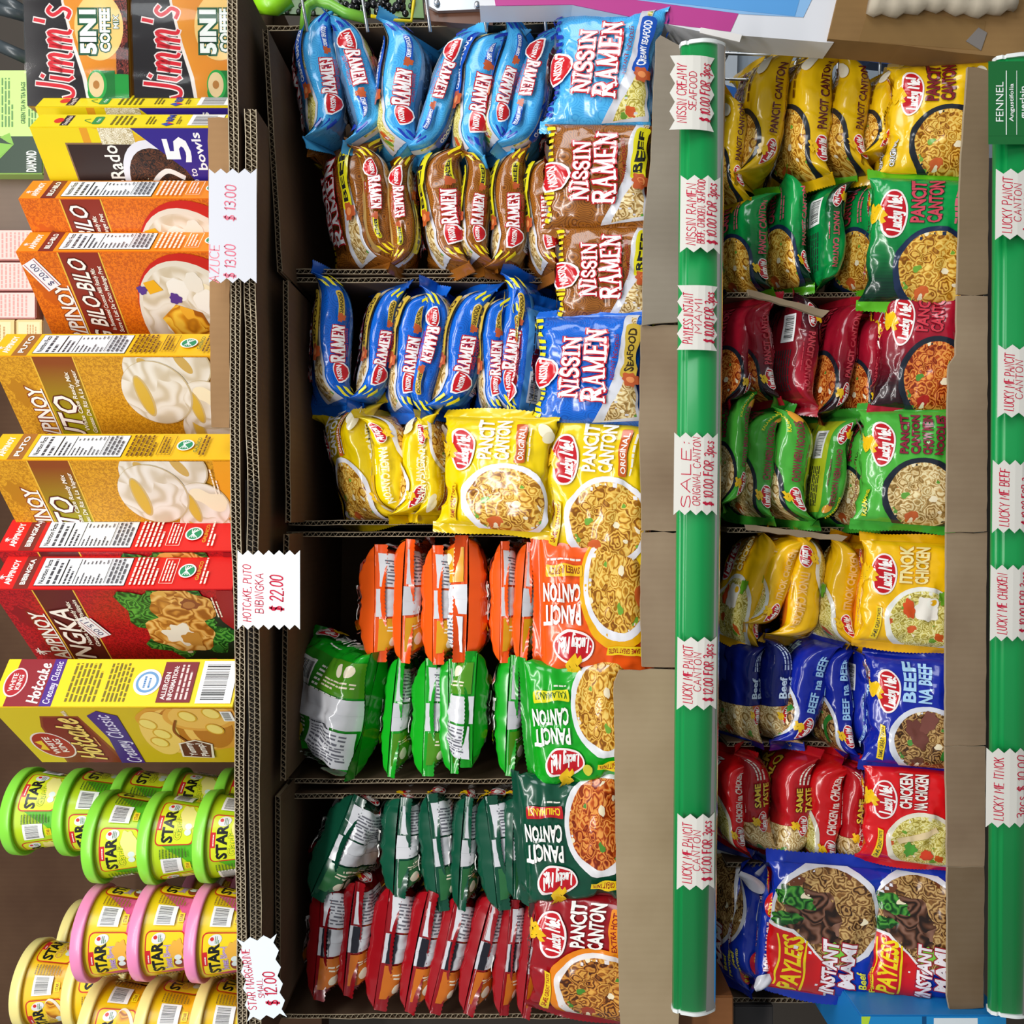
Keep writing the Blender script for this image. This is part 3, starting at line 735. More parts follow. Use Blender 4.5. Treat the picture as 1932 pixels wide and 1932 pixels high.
def ramen_red():
    """red packet with a clear noodle end"""
    A = Art(77); h = CIRC / 2
    A.rect(-PL / 2, -h, PL / 2, h, '#b4161e'); back_panel(A, '#8c3a2c', '#e8dcc8')
    A.poly([(-PL / 2, -h), (-.018, -h), (-.026, 0), (-.018, h), (-PL / 2, h)], 'noodle_pale')
    A.text('SUPER', .03, .012, .016, '#e8c83c', w=.06, ol=(('#5a1010', .05),), bold=.03)
    A.text('PANALO', .03, -.01, .014, '#e8c83c', w=.06, ol=(('#5a1010', .05),), bold=.03)
    for q, up in ((SP, 0), (-SP, math.pi)):
        m = -1 if up else 1
        lucky_logo(A, m * -.022, q, .012, False, up)
        A.text('SAME', m * .012, q + m * .006, .0075, '#e8cc40', w=.03, ol=(('#5a1010', .05),), rot=up, bold=.03)
        A.text('TASTE', m * .012, q - m * .005, .0075, '#e8cc40', w=.03, ol=(('#5a1010', .05),), rot=up, bold=.03)
        A.small(m * .046 - .014, q - .006, m * .046 + .014, q + .008, 3, '#f0e8d8')
    design('redclear', '#b4161e', '#b4161e', A)
ramen_red()
def navy_clear():
    A = Art(78); h = CIRC / 2
    A.rect(-PL / 2, -h, PL / 2, h, '#0e1c70'); back_panel(A, '#14246c', '#a8b8d8')
    A.poly([(-PL / 2, -h), (-.012, -h), (-.022, 0), (-.012, h), (-PL / 2, h)], 'noodle_pale')
    A.ell(.03, .01, .026, .016, '#2c3f9c', .3, wob=.2)
    for q, up in ((SP, 0), (-SP, math.pi)):
        m = -1 if up else 1
        lucky_logo(A, m * -.03, q, .011, False, up)
        A.text('Beef', m * .006, q + m * .006, .010, '#c8dcf4', w=.026, rot=up, bold=.03); A.text('Beef', m * .006, q - m * .006, .010, '#c8dcf4', w=.026, rot=up, bold=.03)
        A.small(m * .044 - .016, q - .007, m * .044 + .016, q + .007, 3, '#b8c8e8')
    design('navyclear', '#0e1c70', '#12309c', A)
navy_clear()
def payless():
    A = Art(5); h = CIRC / 2
    A.rect(-PL / 2, -h, PL / 2, h, '#1434ac'); back_panel(A, '#2a4ab8', '#dce4f4')
    A.ell(.018, .002, .051, .050, '#dcdce4'); A.ell(.018, .002, .0465, .0455, 'noodle_brown')
    A.ell(.018, .012, .027, .024, 'beef', .4, wob=.16)
    A.ell(.036, .030, .010, .017, 'green_leaf', -.3, wob=.25); A.ell(.014, .037, .007, .013, 'green_leaf', .2, wob=.2); A.ell(-.014, -.006, .010, .008, '#7ac840', wob=.25)
    A.poly([(-.066, -.004), (-.03, -.004), (-.012, .012), (.004, .03), (.008, .052), (-.066, .052)], '#e8e4e4')
    A.poly([(-.066, -.002), (-.031, -.002), (-.014, .013), (.001, .031), (.005, .052), (-.066, .052)], '#d01418')
    A.text('PAYLESS', -.031, .030, .017, '#f4d80c', w=.058, shear=.1, bold=.03)
    A.rect(-.060, .0175, -.006, .0192, '#f4d80c'); A.rect(-.058, .0415, -.002, .0430, '#f4d80c')
    A.text('INSTANT', -.030, -.003, .0125, '#f0e8ec', w=.056, ol=(('#a01c2c', .06),), shear=.1, bold=.04)
    A.text('MAMI', -.026, -.019, .0125, '#f0e8ec', w=.044, ol=(('#a01c2c', .06),), shear=.1, bold=.04)
    A.text('Beef', -.040, -.032, .006, '#e8e030', w=.016, bold=.02); A.text('Favorito', -.038, -.040, .005, '#e8e030', w=.026, bold=.02)
    for q, up in ((SP, 0), (-SP, math.pi)):
        m = -1 if up else 1
        A.ell(m * -.04, q, .018, .011, '#d01418'); A.text('PAYLESS', m * -.04, q, .008, '#f4d80c', w=.03, rot=up, bold=.02)
        A.text('INSTANT MAMI', m * .014, q, .0085, '#e8dce4', w=.058, ol=(('#8c2438', .05),), rot=up, bold=.03)
        A.ell(m * .056, q + m * .004, .010, .014, '#d8d8e0')
    design('payless', '#1434ac', '#1230a4', A)
payless()

SURFS = {}
def proto(dn, var, bend):
    d = DES[dn]; k = (var, bend)
    if k not in d['protos']:
        if var not in SURFS: SURFS[var] = pack_surf(var, 1.0 if var < 4 else 1.4, 9.0 if var >= 6 else 4.0)
        sf = SURFS[var]
        r = printed('noodle_packet', sf, d['art'], d['base'] if d['base'].startswith('#') else d['fin'], 'film')
        fin_mesh(sf, -1, d['fin'], 'end_seal', r, bend, var); fin_mesh(sf, 1, d['fin'], 'end_seal', r, bend, var + 1)
        d['protos'][k] = r; return r
    return copy_tree(d['protos'][k])
RND = random.Random(11)
NP_ = [0]
def place(dn, M, loc, sc, label, group, bend, var=None):
    NP_[0] += 1
    o = proto(dn, (6 + NP_[0] % 2 if bend > .4 else NP_[0] % 3) if var is None else var, bend)
    o.matrix_world = Matrix.Translation(loc) @ M.to_4x4() @ Matrix.Diagonal((*sc, 1))
    tag(o, label, 'noodle packet', group); return o
Ry = lambda a: Matrix.Rotation(a, 3, 'Y')
Rx = lambda a: Matrix.Rotation(a, 3, 'X')
Rz = lambda a: Matrix.Rotation(a, 3, 'Z')
def spine(dn, xt, yt, xb, yb, th, label, group, d=.075, flip=0, r=0.0, var=None, yaw=0.0, back=0):
    """packet lying in the pile with its printed spine towards us"""
    cx, cy = (xt + xb) / 2, (yt + yb) / 2; k = K(cy, d + .03); L = math.hypot(xt - xb, yt - yb) * k
    a = math.atan2(xt - xb, yb - yt)
    sx = L / (PL + 1.5 * FIN); r *= .7; sz = .95
    sy = max(.62, (th * k * 1.06 - .5 * PW * abs(math.sin(math.radians(r)))) / (PT * math.cos(math.radians(r))))
    rr = math.radians(-r if flip else r)
    M = Ry(a + (math.pi if flip else 0)) @ Rz(math.radians(yaw)) @ Rx(-math.pi / 2 + rr)
    ft = PW / 2 * sz
    loc = P(cx, cy, d + .022) + Vector((0, -.022 + ft * abs(math.cos(rr)) + PT / 2 * sy * abs(math.sin(rr)), 0))
    return place(dn, M, loc, (sx, sy, sz), label, group, .25, var)
def endon(dn, xt, yt, xb, yb, th, label, group, d=.075, r=0.0, up=0, var=None, yaw=0.0, seal=1.0):
    """packet lying in the pile with its crimped end towards us"""
    cx, cy = (xt + xb) / 2, (yt + yb) / 2; k = K(cy, d); L = math.hypot(xt - xb, yt - yb) * k
    a = math.atan2(xt - xb, yb - yt)
    sz = L / (PW * 1.18); sy = th * k / PT * 1.08; sx = .95
    B = Matrix(((0, 0, 1), (-1, 0, 0), (0, -1, 0)))       # x -> towards us, z -> right, front up
    if up: B = Matrix(((0, 0, -1), (-1, 0, 0), (0, 1, 0)))    # front down
    M = Ry(a) @ Rx(math.radians(r)) @ Rz(math.radians(yaw)) @ B
    loc = P(cx, cy, d) + M @ Vector((-(PL / 2 + FIN * .4) * sx, 0, 0))
    return place(dn, M, loc, (sx, sy, sz), label, group, seal, var)
def face(dn, cx, cy, lpx, wpx, label, group, d=.03, rot=0.0, tilt=12.0, yaw=0.0, th=.8, var=None, bend=.3):
    """packet propped up with its front towards us; lpx along the lettering, wpx across it; tilt leans the top back"""
    k = K(cy, d); var = {0: 3, 1: 4, 2: 5}.get(var, var)
    sx = lpx * k / (PL + 1.7 * FIN); sz = wpx * k / (PW * 1.0)
    M = Rz(math.radians(yaw)) @ Rx(math.radians(-tilt)) @ Ry(math.radians(rot))
    loc = P(cx, cy, d) + Vector((0, PT / 2 * th, 0))
    return place(dn, M, loc, (sx, th, sz), label, group, bend, var)
ORD = ['topmost', 'second', 'third', 'fourth', 'fifth', 'sixth', 'seventh', 'eighth', 'ninth']
# ---------------------------------------------------------------- the setting
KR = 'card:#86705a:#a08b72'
KD = 'card:#5c4838:#705a46'  # darker copy of the cardboard: shade of the carton insides put into the colour
def wallbox(name, x0, x1, y0, y1, z0, z1, m):
    bm = bmesh.new(); bx(bm, x0, x1, y0, y1, z0, z1)
    return tag(from_bm(name, bm, m), kind='structure')
wallbox('floor', -2.6, 2.6, -3.4, .80, -.05, 0, mat('#8a8884', 'board'))
wallbox('wall_back', -2.6, 2.6, .70, .80, 0, 2.8, mat('#4c4640', 'card'))

def corr(name, A, B, depth, th, parent=None, col=KR, edge='#b5a78e', pitch=.0072, seed=1, wob=.0, plies=1, up=None):
    """corrugated board: front edge from A to B, running back by depth, th thick; liners and fluting are real"""
    A = Vector(A); B = Vector(B); ax = (B - A); L = ax.length; ax.normalize()
    back = Vector((0, 1, 0)); nrm = ax.cross(back).normalized() if up is None else Vector(up)
    rnd = random.Random(seed); bm = bmesh.new(); n = max(int(L / .03), 2)
    lt = min(.0009, th * .2)
    def w(t): return wob * noise.noise(Vector((t * 9, seed * 3.1, 0))) if wob else 0
    levels = [(-th / 2 + th * i / plies) for i in range(plies + 1)]
    for li, lv in enumerate(levels):
        prev = None
        for i in range(n + 1):
            t = i / n; c = A + ax * (L * t) + nrm * (lv + w(t)); jy = rnd.uniform(0, .0022) if wob else 0
            ring = [bm.verts.new(c + nrm * s * lt / 2 + back * y) for s, y in ((-1, jy), (1, jy), (1, depth), (-1, depth))]
            if prev:
                for a in range(4):
                    f = bm.faces.new((prev[a], prev[(a + 1) % 4], ring[(a + 1) % 4], ring[a])); f.material_index = 1 if a == 0 else 0
            else: bm.faces.new(ring)
            prev = ring
        bm.faces.new(prev[::-1])
    for k in range(plies):
        lo = levels[k] + lt / 2; hi = levels[k + 1] - lt / 2; m = int(L / pitch * 8); prev = None; ph = rnd.uniform(0, 6)
        for i in range(m + 1):
            t = i / m; s = L * t
            v = math.sin(2 * math.pi * s / pitch + ph + .5 * noise.noise(Vector((s * 40, seed, k))))
            c = A + ax * s + nrm * ((lo + hi) / 2 + (hi - lo) / 2 * .96 * v + w(t))
            dv = .00028
            ring = [bm.verts.new(c + nrm * sg * dv + ax * (-sg * .0001) + back * y) for sg, y in ((-1, .0012), (1, .0012), (1, min(depth, .05)), (-1, min(depth, .05)))]
            if prev:
                for a in range(4):
                    f = bm.faces.new((prev[a], prev[(a + 1) % 4], ring[(a + 1) % 4], ring[a])); f.material_index = 1
            prev = ring
    bmesh.ops.recalc_face_normals(bm, faces=bm.faces)
    return from_bm(name, bm, [mat(col, 'card'), mat(edge, 'card')], parent)
def ragged(a, b, n, amp, rnd):
    return [(a[0] + (b[0] - a[0]) * i / n + rnd.uniform(-amp, amp), a[1] + (b[1] - a[1]) * i / n + rnd.uniform(-amp, amp) * .4) for i in range(n + 1)]
def lip(name, px_pts, d, th, parent, col=KR, edge='#a89880', seed=1, amp=.0012):
    """cut cardboard front: outline given where it shows, ragged where torn"""
    rnd = random.Random(seed); pts = []
    W_ = [P(x, y, d) for x, y in px_pts]
    for i, a in enumerate(W_):
        b = W_[(i + 1) % len(W_)]; n = max(int((b - a).length / .012), 1)
        pts += [(p[0], p[1]) for p in ragged((a.x, a.z), (b.x, b.z), n, amp, rnd)[:-1]]
    bm = slab(pts, th)
    y = sum(p.y for p in W_) / len(W_)
    for f in bm.faces:
        f.material_index = 0 if abs(f.normal.y) > .5 else 1
    for v in bm.verts: v.co.y += .045 * (-v.co.x / S) / 1932
    o = from_bm(name, bm, [mat(col, 'card'), mat(edge, 'card')], parent)
    o.location.y = d
    return o

# shelf boards (they run back to the wall)
def board(px_, d0, label, th=.012, m='#8b8f90', xl=2000, xr=-80):
    z = P(px_, 966, 0).z; bm = bmesh.new()
    bx(bm, P(px_, xl).x, P(px_, xr).x, d0, .70, z - th, z)
    o = from_bm('shelf_board', bm, mat(m, 'metal')); o.location = (0, 0, 0)
    return tag(o, label, 'shelf', 'shelf boards')
board(1296, .035, 'grey shelf board under the middle row of cardboard cartons', xl=1905, xr=70)
board(1868, .035, 'grey shelf board under the right row of cardboard cartons', xl=1905, xr=120)

# the layered cardboard sheets under the boxes and tubs
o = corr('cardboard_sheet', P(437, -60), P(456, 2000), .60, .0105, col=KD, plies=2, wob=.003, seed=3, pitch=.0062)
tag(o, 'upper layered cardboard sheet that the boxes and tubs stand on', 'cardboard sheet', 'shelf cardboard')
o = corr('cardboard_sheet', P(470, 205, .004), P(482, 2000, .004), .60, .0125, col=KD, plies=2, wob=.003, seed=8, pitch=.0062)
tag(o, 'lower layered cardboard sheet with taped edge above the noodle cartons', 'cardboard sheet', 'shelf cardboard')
tp = bmesh.new()
def tape_strip(bm, pa, pb, d, w):
    a, b = P(*pa, d), P(*pb, d); n = 40; prev = None
    for i in range(n + 1):
        t = i / n; c = a.lerp(b, t); j = .0012 * noise.noise(c * 90); r = [bm.verts.new(c + Vector((0, -.0006 + j, s * w / 2 + j))) for s in (-1, 0, 1)]
        if prev:
            for k in (0, 1): bm.faces.new((prev[k], prev[k + 1], r[k + 1], r[k])).smooth = True
        prev = r
tape_strip(tp, (472, 905), (477, 1760), .001, .011)
MATS[('cleartape', 'gloss')] = mat('clear', 'gloss')
tag(from_bm('packing_tape', tp, mat('clear', 'gloss'), None), 'shiny clear tape along the lower cardboard sheet edge', 'tape')

# ---------------------------------------------------------------- cartons
CG = 'open cardboard noodle cartons'
def carton(label, right, left, top, bottom, d=.125, depth=.27, back=True, roof=True, seed=1, walls=(1, 1), tilt=(0, 0)):
    """right / left: photo rows of the side walls; top / bottom: photo columns; local frame at floor centre"""
    r = empty('cardboard_carton', P(bottom, (right + left) / 2, d)); r.location.z = P(1296 if bottom < 1400 else 1868, 966, 0).z
    zb = r.location.z + .003
    before = set(COL.objects)
    def fixp(v): return Vector(v)
    A = P(top + tilt[0], right, d); B = P(top + tilt[1], left, d)
    zr, zl = A.z, B.z
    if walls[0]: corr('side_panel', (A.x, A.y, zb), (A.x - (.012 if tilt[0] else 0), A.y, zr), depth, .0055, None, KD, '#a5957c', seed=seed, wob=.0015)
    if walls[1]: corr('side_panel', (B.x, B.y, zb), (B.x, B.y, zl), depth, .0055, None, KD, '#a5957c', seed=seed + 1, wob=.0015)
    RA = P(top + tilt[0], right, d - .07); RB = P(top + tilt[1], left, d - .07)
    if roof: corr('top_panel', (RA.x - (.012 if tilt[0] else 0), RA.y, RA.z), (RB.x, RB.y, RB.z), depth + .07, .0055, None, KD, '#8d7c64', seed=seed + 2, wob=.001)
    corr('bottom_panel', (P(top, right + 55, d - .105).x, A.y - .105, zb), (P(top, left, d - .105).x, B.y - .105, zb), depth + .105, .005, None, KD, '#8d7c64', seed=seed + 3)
    if back:
        bm = bmesh.new(); y = d + depth - .004
        bx(bm, B.x, A.x, y, y + .004, zb, min(zr, zl) - .004)
        from_bm('back_panel', bm, mat(KD, 'card'))
    bpy.context.view_layer.update()
    for o in set(COL.objects) - before:
        if o is not r: o.parent = r; o.matrix_parent_inverse = r.matrix_world.inverted()
    tag(r, label, 'carton', CG); r.update_tag()
    bpy.context.view_layer.update()
    return r
def child_lip(r, name, pts, d, th, **kw):
    o = lip(name, pts, d, th, None, **kw); o.parent = r; bpy.context.view_layer.update(); o.matrix_parent_inverse = r.matrix_world.inverted(); return o
c1 = carton('middle row carton nearest the photo top, with light blue and brown noodle packets', 34, 512, 524, 1290, seed=10, tilt=(-24, 4))
c2 = carton('middle row carton with royal blue and yellow noodle packets', 528, 986, 538, 1290, seed=20, tilt=(0, 6))
c3 = carton('middle row carton with orange and light green noodle packets', 1008, 1474, 540, 1290, seed=30, tilt=(0, -6))
c4 = carton('middle row carton nearest the photo bottom, with dark green and dark red packets', 1502, 1918, 524, 1290, seed=40)
child_lip(c1, 'front_lip', [(1238, 74), (1246, 66), (1292, 92), (1292, 606), (1212, 612), (1214, 430), (1228, 300)], .010, .004, seed=1, col='card:#857a6c:#9a8f80')
child_lip(c2, 'front_lip', [(1210, 614), (1292, 614), (1292, 1002), (1211, 1002), (1206, 800)], .014, .004, seed=2)
child_lip(c3, 'front_lip', [(1211, 1004), (1292, 1004), (1292, 1262), (1212, 1258), (1208, 1140)], .012, .004, seed=3)
child_lip(c4, 'front_lip', [(1168, 1264), (1290, 1264), (1280, 1990), (1172, 1990), (1164, 1700), (1158, 1290)], .008, .004, seed=4, col='card:#9a8668:#ae9a7c')
#child_lip(c2, 'flap', [(546, 938), (560, 930), (650, 984), (640, 996)], .042, .006, seed=6, col=KD)
LA = 'right row carton nearest the photo top, with yellow and dark green packets'
c5 = carton(LA, 112, 556, 1372, 1866, seed=50, roof=False, walls=(0, 1))
c6 = carton('right row carton with dark red and lime packets', 564, 1000, 1372, 1866, seed=60, roof=False, walls=(0, 1))
c7 = carton('right row carton with golden and navy packets', 1008, 1404, 1372, 1866, seed=70, roof=False, walls=(0, 1))
c8 = carton('right row carton with bright red packets', 1412, 1632, 1372, 1866, seed=80, roof=False, walls=(0, 1))
c9 = carton('right row carton nearest the photo bottom, with blue and red packets', 1642, 1888, 1372, 1866, seed=90, roof=False, walls=(0, 1))
child_lip(c5, 'front_lip', [(1826, 126), (1866, 132), (1864, 556), (1806, 556), (1812, 330)], .012, .004, seed=11, col='card:#7c6850:#8f7a60')
child_lip(c6, 'front_lip', [(1806, 558), (1864, 558), (1862, 1003), (1786, 1003), (1790, 690), (1804, 668)], .012, .004, seed=12)
child_lip(c7, 'front_lip', [(1786, 1005), (1862, 1005), (1860, 1406), (1784, 1406)], .014, .004, seed=13)
child_lip(c8, 'front_lip', [(1784, 1408), (1860, 1408), (1858, 1636), (1788, 1636)], .012, .004, seed=14)
child_lip(c9, 'front_lip', [(1788, 1638), (1858, 1638), (1856, 1900), (1792, 1908), (1788, 1880)], .010, .004, seed=15, col='card:#6f5a42:#83705a')
for o_, a_, b_ in ((c5, (1410, 544), (1565, 588)), (c6, (1406, 988), (1600, 1012))):
    child_lip(o_, 'flap', [a_, b_, (b_[0] - 12, b_[1] + 10), (a_[0] + 4, a_[1] + 12)], .05, .006, seed=31, col='card:#8d7a62:#a08c72')

# ---------------------------------------------------------------- noodle packets, pile by pile
def pile(fn, dn, desc, where, rows, d0=.105, d1=.078, **kw):
    n = len(rows)
    for i, rw in enumerate(rows):
        num = ['leftmost', 'second', 'third', 'fourth', 'fifth', 'sixth', 'seventh', 'eighth'][i]
        lb = '%s %s noodle packet from the left, edge-on %s' % (num, desc, where)
        if i == 0: lb = 'leftmost %s noodle packet, edge-on %s' % (desc, where)
        k = dict(kw)
        if len(rw) > 7 and rw[7]: k.update(rw[7])
        name = k.pop('dn', dn)
        if fn is spine: spine(name, *rw[:5], lb, '%s noodle packets in a pile' % desc, d=k.pop('d', d0 + (d1 - d0) * i / max(n - 1, 1)), flip=rw[5], r=rw[6], **k)
        else: endon(name, *rw[:5], lb, '%s noodle packets in a pile' % desc, d=k.pop('d', d0 + (d1 - d0) * i / max(n - 1, 1)), up=rw[5], r=rw[6], **k)
pile(spine, 'sky', 'light blue', 'near the photo top', [
    (572, 22, 622, 282, 84, 0, 22), (650, 28, 702, 285, 78, 1, 16), (772, 40, 744, 302, 80, 0, 6), (872, 40, 792, 315, 62, 1, 10),
    (928, 45, 862, 312, 76, 0, 6), (990, 40, 920, 295, 56, 0, 4), (1032, 48, 978, 308, 66, 1, -4)])
pile(spine, 'brown', 'brown', 'below the light blue ones', [
    (652, 244, 672, 515, 92, 0, 38), (692, 268, 712, 506, 62, 1, 14), (742, 288, 768, 518, 56, 1, 8), (832, 266, 836, 520, 78, 0, 4),
    (908, 284, 888, 512, 56, 0, 6), (956, 276, 966, 526, 64, 0, 2), (1022, 284, 1022, 528, 58, 0, 0)])
pile(spine, 'blue', 'royal blue', 'beside the brown ones', [
    (622, 506, 616, 778, 80, 0, 26), (726, 524, 690, 776, 68, 0, 18), (786, 532, 736, 790, 68, 0, 14), (838, 538, 776, 796, 58, 1, 6),
    (890, 530, 848, 795, 76, 0, 8), (934, 545, 914, 798, 54, 0, 6), (1000, 512, 950, 800, 64, 0, -8)])
spine('blue', 1036, 560, 1012, 815, 62, 'crumpled royal blue packet showing its pale back and bar code beside the pile', 'royal blue noodle packets in a pile', d=.07, r=-64, var=4)
pile(spine, 'yellow', 'yellow', 'under the royal blue ones', [
    (650, 752, 690, 1000, 88, 0, 34), (722, 772, 740, 985, 66, 1, 4), (790, 770, 790, 985, 62, 0, 0), (836, 775, 834, 985, 44, 1, -30)])
pile(endon, 'orange', 'orange', 'in the middle carton', [
    (708, 1026, 700, 1250, 72, 0, -12), (758, 1016, 754, 1252, 58, 0, -10), (816, 1028, 812, 1255, 62, 0, -16), (884, 1010, 886, 1252, 76, 1, 6),
    (946, 1020, 940, 1252, 48, 0, -10), (988, 1022, 978, 1252, 46, 0, -10)])
pile(endon, 'green', 'bright green', 'beside the orange ones', [
    (724, 1232, 668, 1474, 110, 1, 48, dict(seal=.5)), (744, 1240, 728, 1468, 48, 0, -10), (804, 1242, 792, 1466, 64, 0, -14), (842, 1244, 850, 1462, 46, 0, 4),
    (906, 1230, 890, 1452, 68, 1, 24), (958, 1236, 952, 1466, 52, 0, -6)])
pile(endon, 'pine', 'dark green', 'near the photo bottom', [
    (668, 1500, 580, 1690, 84, 0, -24), (746, 1505, 740, 1695, 74, 0, -10), (806, 1500, 824, 1724, 60, 0, -8), (872, 1504, 862, 1720, 48, 0, -8),
    (916, 1504, 936, 1722, 70, 0, -12), (966, 1505, 968, 1700, 46, 0, 0)])
pile(endon, 'crimson', 'dark red', 'at the photo bottom', [
    (606, 1666, 584, 1888, 70, 0, -26), (662, 1664, 644, 1882, 64, 0, -14), (738, 1672, 700, 1908, 72, 0, -14), (800, 1680, 760, 1912, 66, 0, -16),
    (862, 1692, 806, 1914, 62, 0, -14), (922, 1690, 872, 1916, 62, 0, -12), (966, 1700, 940, 1920, 48, 0, -8), (1008, 1704, 984, 1925, 46, 0, -6)])
FG = 'noodle packets propped up face out'
face('sky', 1142, 118, 252, 190, 'light blue packet standing face out by the grey rail, at the photo top', FG, rot=7, d=.034, var=4)
face('brown', 1134, 322, 226, 188, 'brown beef packet standing face out, right of the brown pile', FG, rot=3, d=.034, var=5)
face('brown', 1146, 508, 204, 170, 'second brown packet face out, tucked under the first one', FG, rot=1, d=.038, var=2)
face('blue', 1116, 694, 240, 196, 'royal blue seafood packet standing face out beside the cardboard', FG, rot=3, d=.03, var=4)
face('yellow', 936, 890, 244, 206, 'yellow packet lying face out on the left of the other yellow one', FG, rot=4, d=.048, tilt=16, var=1)
face('yellow', 1128, 918, 294, 190, 'yellow packet standing face out against the cardboard edge', FG, rot=5, d=.032, var=5)
face('orange', 1120, 1140, 232, 250, 'orange packet face out with its lettering upside down', FG, rot=-91, d=.036, tilt=4, var=0)
face('green', 1098, 1368, 226, 226, 'bright green packet face out with its lettering upside down', FG, rot=-95, d=.034, tilt=4, var=1)
face('pine', 1086, 1590, 232, 232, 'dark green packet face out with its lettering upside down', FG, rot=-94, d=.036, tilt=4, var=4)
face('crimson', 1110, 1812, 268, 204, 'dark red packet standing face out at the photo bottom', FG, rot=2, d=.036, var=5)
# right-hand row
pile(spine, 'ochre', 'mustard yellow', 'at the top right', [
    (1388, 180, 1368, 390, 50, 0, 6), (1450, 88, 1428, 358, 74, 0, 8), (1540, 84, 1506, 348, 76, 0, 8), (1612, 104, 1586, 340, 72, 0, 10), (1672, 124, 1650, 318, 52, 0, 4)])
pile(spine, 'forest', 'dark green pan', 'beside the mustard ones', [
    (1412, 350, 1400, 560, 70, 0, 16), (1484, 326, 1480, 550, 62, 0, 26), (1556, 332, 1556, 550, 64, 1, 18), (1630, 332, 1622, 552, 58, 0, 22), (1668, 330, 1664, 575, 34, 1, 0)])
pile(spine, 'maroon', 'wine red', 'between the greens', [
    (1386, 560, 1372, 772, 46, 0, 34), (1420, 556, 1426, 768, 56, 0, 6), (1510, 548, 1482, 776, 74, 1, 30), (1592, 556, 1564, 802, 56, 0, 10), (1642, 578, 1616, 804, 52, 0, 14), (1680, 575, 1668, 760, 36, 0, 0)])
pile(spine, 'lime', 'lime green', 'beside the wine red ones', [
    (1384, 730, 1376, 965, 40, 0, 14), (1442, 758, 1410, 985, 58, 0, 4), (1508, 762, 1482, 992, 72, 0, -6), (1576, 770, 1550, 994, 60, 1, 12), (1618, 782, 1606, 1002, 50, 0, 18)])
pile(spine, 'amber', 'golden', 'under the lime ones', [
    (1452, 996, 1376, 1218, 62, 0, 22), (1484, 1000, 1436, 1195, 52, 0, 0), (1548, 1006, 1500, 1222, 74, 1, -10), (1606, 1008, 1572, 1222, 64, 0, -4), (1642, 1014, 1622, 1224, 42, 1, -6)])
pile(spine, 'navy', 'navy blue', 'beside the golden ones', [
    (1400, 1196, 1388, 1406, 54, 0, 24, dict(dn='navyclear')), (1460, 1188, 1452, 1412, 72, 0, 20, dict(dn='navyclear')), (1536, 1194, 1498, 1414, 66, 0, 0),
    (1574, 1200, 1578, 1432, 56, 0, -4), (1624, 1210, 1614, 1420, 42, 1, 10), (1668, 1225, 1650, 1464, 44, 1, 0)])
pile(spine, 'scarlet', 'bright red', 'under the navy ones', [
    (1380, 1416, 1374, 1606, 46, 0, 0), (1414, 1400, 1424, 1616, 62, 0, 8, dict(dn='redclear')), (1490, 1410, 1492, 1624, 70, 0, 8, dict(dn='redclear')),
    (1566, 1414, 1528, 1640, 64, 0, 0), (1616, 1424, 1598, 1650, 62, 0, 8, dict(dn='redclear')), (1654, 1440, 1648, 1650, 40, 0, 0)])
pile(spine, 'payless', 'blue and red', 'at the bottom right', [
    (1390, 1610, 1362, 1870, 62, 0, 24), (1424, 1624, 1400, 1860, 64, 0, 10), (1452, 1634, 1440, 1862, 42, 1, 0)])
face('ochre', 1775, 214, 246, 160, 'mustard packet standing face out in the top right carton', FG, rot=6, d=.042, var=4)
face('ochre', 1738, 226, 250, 120, 'mustard packet half hidden behind the face-out mustard one', FG, rot=8, d=.084, var=1)
face('forest', 1748, 446, 270, 180, 'dark green packet face out with a pan of noodles', FG, rot=4, d=.036, var=5)
face('maroon', 1754, 652, 276, 150, 'wine red packet standing face out between green ones', FG, rot=7, d=.042, var=4)
face('maroon', 1714, 662, 240, 120, 'wine red packet half hidden behind the face-out one', FG, rot=6, d=.080, var=2)
face('lime', 1724, 880, 250, 168, 'lime green packet standing face out with noodles in a pan', FG, rot=4, d=.036, var=1)
face('amber', 1726, 1122, 228, 164, 'golden packet standing face out with soup and egg', FG, rot=3, d=.036, var=2)
face('navy', 1734, 1348, 240, 162, 'navy blue beef packet standing face out', FG, rot=3, d=.034, var=4)
face('scarlet', 1726, 1546, 212, 158, 'bright red chicken packet standing face out', FG, rot=2, d=.036, var=5)
face('payless', 1566, 1768, 292, 200, 'large blue and red packet with a bowl of beef, left of its twin', FG, rot=3, d=.052, tilt=10, var=5, th=.9)
face('payless', 1744, 1778, 270, 184, 'blue and red packet face out beside the cardboard lip, right of its twin', FG, rot=3, d=.032, tilt=10, var=4, th=.9)
